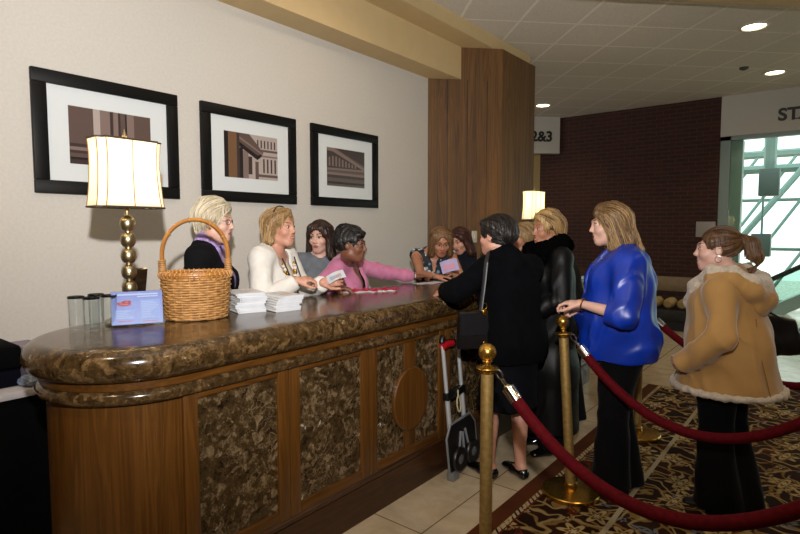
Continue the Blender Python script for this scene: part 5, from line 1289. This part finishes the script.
for q in (-1, 1):
    fx += [Seg(p.T(1.43*p.k, -.09), p.T(1.45*p.k, -.03)+A3((q*.095, 0, 0)), .062, .060, k=.04), Seg(p.T(1.45*p.k, -.03)+A3((q*.095, 0, 0)), p.T(1.39*p.k, .10)+A3((q*.085, 0, 0)), .060, .062, k=.04), Seg(p.T(1.39*p.k, .10)+A3((q*.085, 0, 0)), p.T(1.12*p.k, .165)+A3((q*.05, 0, 0)), .062, .055, k=.04)]
p.garment('fur_collar', simple('black_fur', '#050505', 1., 0, '#090808', 80, 1., 160, .0), extra=fx, wr=(.004, 150), stretch=(1, 1, .7), h=.006)
[p.shoe(i, shm) for i in (0, 1)]; p.trousers(bpy.data.materials['black_slacks'], hem=.05)

# 10 ---- royal blue satin jacket
p = Person((-.965, 3.275), heading(-.965, 3.275, -82), 'woman with long honey blonde hair in a royal blue satin jacket, hand over stanchion', 1.685, 1.22, SK2, '#a5504a', '#6b4f30', belly=.05, shz=1.325, head=(-1.03, 3.235, 1.572), pitch=5, feet=[(-.985, 3.22), (-.945, 3.35)], bust=1.1)
p.set_arm('l', (-1.10, 2.99, 1.135), elbow=(-.55, -.8, -.45), hand=(-.93, -.08, .0), palm=(-.15, .05, -1), curl=.55)
p.set_arm('r', (-1.12, 3.12, 1.095), elbow=(.8, -.7, -.5), hand=(-.85, -.35, -.12), palm=(0, -.1, -1), curl=.6)
p.build_body()
p.hair(H_CARAMEL, [cap(.019)]+two(lambda q: Seg((q*.074, -.03, .07), (q*.084, -.035, -.13), (.022, .05), (.024, .05), k=.03))+[Seg((0, -.088, .045), (0, -.112, -.10), (.072, .038), (.078, .04), k=.04), Seg((0, -.112, -.10), (0, -.160, -.160), (.078, .038), (.066, .020), k=.03), Seg((-.03, .050, .105), (.045, .045, .1), .018, .016, k=.03)]+two(lambda q: Seg((q*.05, .066, .075), (q*.080, .018, .01), .014, .012, k=.025)),
       face_cut(.076, .086)+[SB((q*.082, .055, -.04), (.03, .03, .07), .01) for q in (-1, 1)], flow_down(-.03, .5, 1.1), 520, .0025, 17, .014, lift=.0015)
satin = simple('royal_blue_satin', '#0632a4', .36, 0, '#062b8e', 10, .06, 400, .55, .0); satin.node_tree.nodes['Principled BSDF'].inputs['Anisotropic'].default_value = .4
p.garment('camisole', cloth('dark_blue_top', '#10164f'), ('torso',), .006, cut=nhole(p, .08, 1.36)+vcut(p, 1.27, .05), planes=[(p.T(.86*p.k), (0, 0, -1))])
p.garment('jacket', satin, ('torso',), .024, tk=.07, post=lapels(p, 1.17, .112, wd=.030), extra=[Seg(p.T(1.22*p.k, .0), (0, .025, .80), (.170, .145), (.212, .205), k=.09), Seg(p.T(1.385*p.k, -.045), p.T(1.43*p.k, -.05), (.08, .05), (.066, .04), k=.03, c=.01)], planes=[((0, .01, .805), (0, 0, -1))], cut=nhole(p, .068)+vcut(p, 1.12, .085, .215, .12), sleeve={'l': .36, 'r': .36}, sleeve_inf=.034, wr=(.0078, 32), stretch=(1, 1, .6), h=.0075, seed=12)
p.chain('necklace', simple('pearl', '#cfc7b8', .2), [p.T((1.37-.085*math.cos(t))*p.k, .075+.065*math.cos(t))+A3((.072*math.sin(t), 0, 0)) for t in np.linspace(-1.4, 1.4, 30)], .0055)
p.ring_at('l', M_GOLD, .93, .030, .0045)
b = B(); c = p.arm['l']; q_ = c[1]+(c[2]-c[1])*.93; 
b.ball(tuple(q_-c[5]*.028), (.012, .012, .006), 12); part('watch', b, M_GOLD, p.root, world=False)
p.trousers(cloth('black_crepe', '#08080a', None, .9, .05), .028, top=.90); [p.shoe(i, shm) for i in (0, 1)]

# 11 ---- tan shearling coat, ponytail
p = Person((-.45, 3.40), heading(-.45, 3.40, -104), 'young woman with a brown ponytail in a tan fleece trimmed coat, back to us', 1.555, 1.08, SK2, '#a25e56', '#5f4128', head=(-.50, 3.375, 1.437), yaw=14, pitch=1, feet=[(-.45, 3.35), (-.36, 3.46)], bust=1., shz=1.30)
p.set_arm('l', (-.275, .10, .865), elbow=(-.7, -.8, -.3), hand=(.35, .8, -.3), palm=(.9, -.2, 0), world=False, curl=.5)
p.set_arm('r', (.24, .14, .97), elbow=(.6, -1., -.6), hand=(-.2, .8, .05), palm=(-.9, -.2, 0), world=False, curl=.5)
p.build_body()
p.hair(H_BROWN, [cap(.008), Seg((0, -.105, .055), (0, -.128, .055), .02, .02, k=.02), Seg((0, -.125, .056), (0, -.165, .035), .022, .032, k=.012), Seg((0, -.165, .035), (0, -.180, -.035), (.034, .032), (.040, .034), k=.02), Seg((0, -.180, -.035), (0, -.155, -.115), (.038, .032), (.012, .01), k=.02)],
       face_cut(.086, .078)+[SB((q*.09, .012, -.03), (.034, .036, .045), .012) for q in (-1, 1)]+[SB((0, -.10, -.075), (.1, .09, .04), .012)], flow_to((0, -.118, .055), (0, -.25, -1.)), 460, .0022, 15, .013, h=.0046, disp=.0018)
b = B(); M_ = Matrix.Translation(V(p.hp((0, -.117, .056)))) @ Matrix((p.H[:3, :3]/p.hs).tolist()).to_4x4() @ Matrix.Rotation(PI/2, 4, 'X')
b.lathe([(.022, -.006), (.0265, -.005), (.0265, .005), (.022, .006)], 18, M_); part('hair_tie', b, M_BLACKLEATHER, p.root, world=False)
b = B()
b.tube([tuple(p.hp((-.080, -.010+.016*math.cos(t), -.048+.018*math.sin(t)))) for t in np.linspace(0, 2*PI, 17)[:-1]], .0016, 5, loop=True); part('earring', b, M_SILVER, p.root, world=False)
suede = simple('tan_suede', '#ab8450', .95, 0, '#a07a48', 5, .3, 300, .15, .35); fleece = simple('cream_fleece', '#c2b5a4', .95, 0, '#b3a594', 70, .9, 130, .1, .4)
hem = .70
ct_ = p.garment('coat', suede, ('torso',), .022, extra=[Seg(p.T(1.25*p.k, -.01), (0, -.01, .95), (.155, .135), (.225, .205), k=.08), Seg((0, -.01, .95), (0, -.02, hem), (.218, .198), (.275, .262), k=.05)], planes=[((0, 0, hem), (0, 0, -1))], cut=nhole(p, .066), sleeve={'l': 1.2, 'r': 1.42}, sleeve_inf=.030, wr=(.010, 26), stretch=(1, 1, .5), seed=21)
cuts_ = []
p.garment('fleece_hem', fleece, extra=[Seg((.275*math.cos(t), .262*math.sin(t)-.02, hem), (.275*math.cos(t+.22), .262*math.sin(t+.22)-.02, hem), .018, k=.01) for t in np.arange(0, 2*PI, .2)], wr=(.004, 90), h=.007, parent=ct_, stretch=(1, 1, 1))
k = p.k
hp_ = [(-.045, .175, 1.20*k), (-.08, .135, 1.31*k), (-.130, .04, 1.40*k), (-.145, -.06, 1.405*k), (-.115, -.145, 1.35*k), (0, -.190, 1.29*k)]
hp_ = hp_+[(-x, y, z) for x, y, z in hp_[-2::-1]]
p.garment('hood', suede, extra=[SB((0, -.115, 1.29*k), (.145, .085, .085), .03), SB((0, -.165, 1.225*k), (.10, .05, .065), .03)]+[Seg(A3(a)-A3((0, 0, .035)), A3(c)-A3((0, 0, .035)), .042, k=.03) for a, c in zip(hp_[2:-2], hp_[3:-2])], wr=(.004, 40), parent=ct_, h=.008, cut=[SB((0, -.03, 1.46*k), (.075, .09, .10))])
p.garment('hood_lining', fleece, extra=[Seg(a, c, (.040, .024), None, (0, 0, 1), .03) for a, c in zip(hp_, hp_[1:])]+[SB((0, -.10, 1.36*k), (.115, .105, .03), .04)], wr=(.003, 80), parent=ct_, h=.007, stretch=(1, 1, 1), cut=[SB((0, .02, 1.46*k), (.07, .09, .12))])
b = B()
b.tube([(-.105, -.165, 1.16*k), (-.125, -.185, .95), (-.15, -.255, .70)], .003, 5); part('coat_seam', b, simple('suede_seam', '#7d5c32', .9), ct_, world=False)
p.trousers(cloth('black_bootcut', '#09090b', None, .9, .05), .04, top=.95, wr=(.006, 26)); [p.shoe(i, M_BLACKLEATHER) for i in (0, 1)]
p11 = p

# ------------------------------------------------------------------ bags and held papers
def frame_at(c, xdir): x = V(xdir).normalized(); y = V((0, 0, 1)).cross(x); return Matrix.Translation(c) @ Matrix(((x.x, y.x, 0, 0), (x.y, y.y, 0, 0), (0, 0, 1, 0), (0, 0, 0, 1)))
# shoulder bag of the woman in navy
bag = thing('shoulder_bag', (-1.60, 2.68, .87), 'black leather shoulder bag with gold fittings hanging on the navy coat', 'handbag')
Mg = frame_at((-1.60, 2.665, .87), (.62, .78, 0))
b = B(); b.rings([[V((x*s, y*s2, z)) for x, y in ((-.085, -.028), (.085, -.028), (.093, 0), (.085, .028), (-.085, .028), (-.093, 0))] for z, s, s2 in ((0, .96, .8), (.01, 1, 1), (.12, .97, 1.), (.20, .93, .6), (.21, .9, .45))], M=Mg); part('body', b, M_BLACKLEATHER, bag)
b = B(); b.rings([[V((x*s, y, z)) for x, y in ((-.085, -.037), (.085, -.037), (.085, -.029), (-.085, -.029))] for z, s in ((.08, .9), (.11, 1.), (.205, .95))], M=Mg); part('flap', b, simple('black_grain', '#17171a', .25), bag)
b = B(); b.tube([Mg @ V((.06, -.02, .19)), V((-1.548, 2.668, 1.09)), V((-1.541, 2.690, 1.235)), V((-1.542, 2.715, 1.36)), V((-1.565, 2.78, 1.415)), V((-1.60, 2.86, 1.42)), V((-1.66, 2.90, 1.36))], .013, 8, flat=.35); part('strap', b, simple('black_strap', '#1c1c1f', .45), bag)
b = B(); b.box((.045, -.05, .195), (.075, -.02, .225), .004, Mg); b.tube([Mg @ V((.06+.014*math.cos(t), -.035, .245+.018*math.sin(t))) for t in np.linspace(0, 2*PI, 15)[:-1]], .004, 6, loop=True); part('strap_ring', b, M_GOLD, bag)
b = B(); b.box((.05, -.045, .02), (.072, -.032, .045), .004, Mg); part('clasp', b, M_GOLD, bag)
# bag of the woman in tan
bag = thing('shoulder_bag', (-.25, 3.73, .84), 'black handbag under the far arm of the tan coat, at the right edge', 'handbag')
Mg = frame_at((-.245, 3.735, .84), (.8, .6, 0))
v = Vol((-.22, -.12, -.05), (.22, .12, .34), .008)
for s_ in (Seg((-.13, 0, .05), (.13, 0, .05), (.05, .06), None, (0, 1, 0), .04), Seg((-.10, 0, .19), (.09, 0, .16), (.03, .05), None, (0, 1, 0), .08)): v.add(s_)
P, F = v.net(1); P = P+normals(P, F)*waves(P, .004, 40, 3)[:, None]; me = np_mesh('body', P, F); me.transform(Mg); link('body', me, M_BLACKLEATHER, bag, world=True)
b = B(); b.tube([Mg @ V((-.10, 0, .19)), V((-.36, 3.70, 1.06)), V((-.345, 3.69, 1.10)), V((-.315, 3.69, 1.11)), V((-.285, 3.70, 1.085)), Mg @ V((.02, -.01, .20))], .009, 8); part('handle', b, M_BLACKLEATHER, bag)
# leaflets held in the hands
def leaflet(c, u, n, w, h, label, mats, name='leaflet'):
    u = V(u).normalized(); n = V(n).normalized(); v_ = n.cross(u).normalized(); n = u.cross(v_)
    M = Matrix(((u.x, v_.x, n.x, 0), (u.y, v_.y, n.y, 0), (u.z, v_.z, n.z, 0), (0, 0, 0, 1)))
    b = B(); rows = []
    for i in range(9):
        t = i/8-.5; z = .012*math.cos(t*3); rows.append([V((t*w, -h/2, z)), V((t*w, h/2, z)), V((t*w, h/2, z+.0011)), V((t*w, -h/2, z+.0011))])
    b.rings(rows, M=M)
    b.box((-w*.35, -h*.3, .0135), (w*.3, h*.1, .0145), 0, M, 1)
    return solo(name, b, mats, c, label, 'paper', sharp=30)
leaflet((-2.43, 2.405, 1.25), (.55, .65, .35), (.5, -.35, .8), .115, .07, 'white folded leaflet held out in the hand of the white jacket', [simple('leaflet_white', '#c3c5cb', .5), m_grey])
leaflet(tuple(hand5+A3((.02, -.03, .045))), (.75, .5, .25), (.5, -.6, .5), .14, .11, 'pale pink and blue leaflet held by the woman in the floral blouse', [simple('leaflet_violet', '#a49ac4', .5), simple('leaflet_pink', '#c48a9c', .5)])
# ------------------------------------------------------------------ tidy origins: meshes built in place get their origin at their foot
for o in list(bpy.data.objects):
    if o.type == 'MESH' and o.parent is None and o.get('kind') != 'structure' and o.location.length < 1e-6:
        c = [V(v) for v in o.bound_box]; q = V(((c[0].x+c[6].x)/2, (c[0].y+c[6].y)/2, min(v.z for v in c)))
        if o.name.startswith('carpet'): continue
        o.data.transform(Matrix.Translation(-q)); o.location = q

# ------------------------------------------------------------------ light
def light(name, kind, loc, energy, col, target=None, **kw):
    L = bpy.data.lights.new(name, kind); L.energy = energy; L.color = col
    for k, v in kw.items(): setattr(L, k, v)
    o = bpy.data.objects.new(name, L); COL.objects.link(o); o.location = loc
    if target is not None: o.rotation_euler = (V(target)-V(loc)).to_track_quat('-Z', 'Y').to_euler()
    return o
WARM = (1, .76, .48)
light('flash', 'SPOT', (0, -.02, 2.02), FLASH, (1, .965, .93), (-2.1, 2.2, 2.95), spot_size=math.radians(128), spot_blend=1., shadow_soft_size=.035)
for (x, y), e in (((-.752, 6.8), 60), ((-.727, 8.934), 60), ((-3.96, 8.836), 60), ((1.6, 4.6), 110), ((-1.4, -.6), 130), ((1.2, 1.4), 110), ((3.6, 7.), 90), ((-1.6, 4.2), 70)):  # lamps at the modelled downlights, then added unseen fill spots without fittings
    light('downlight_or_fill', 'SPOT', (x, y, ZC-.03), e*DOWN, WARM, (x, y, 0), spot_size=math.radians(125), spot_blend=.7, shadow_soft_size=.08)
for y in (2.9, 4.3):
    light('wall_fill_spot', 'SPOT', (-1.7, y, ZC-.03), 55, WARM, (-3.5, y+.4, 1.9), spot_size=math.radians(95), spot_blend=1., shadow_soft_size=.15)  # added warm fill to brighten the wall, no fitting exists here
w = bpy.data.worlds.new('sky'); SC.world = w; w.use_nodes = True; nt = w.node_tree; bg = nt.nodes['Background']
bg.inputs[0].default_value = (.95, 1.0, .98, 1); bg.inputs[1].default_value = SKY

# ------------------------------------------------------------------ camera
cam = bpy.data.cameras.new('camera'); co = bpy.data.objects.new('camera', cam); COL.objects.link(co); SC.camera = co
cam.sensor_width = 36; cam.lens = 545/800*36; cam.clip_start = .05
co.location = (0, 0, 1.55)
co.rotation_euler = (PI/2-math.radians(3.9885), 0, math.radians(38.592))
vs = SC.view_settings; SC.display_settings.display_device = 'sRGB'
vs.view_transform = 'Standard'; vs.look = 'None'; vs.gamma = 1; vs.use_curve_mapping = False; vs.exposure = 0.
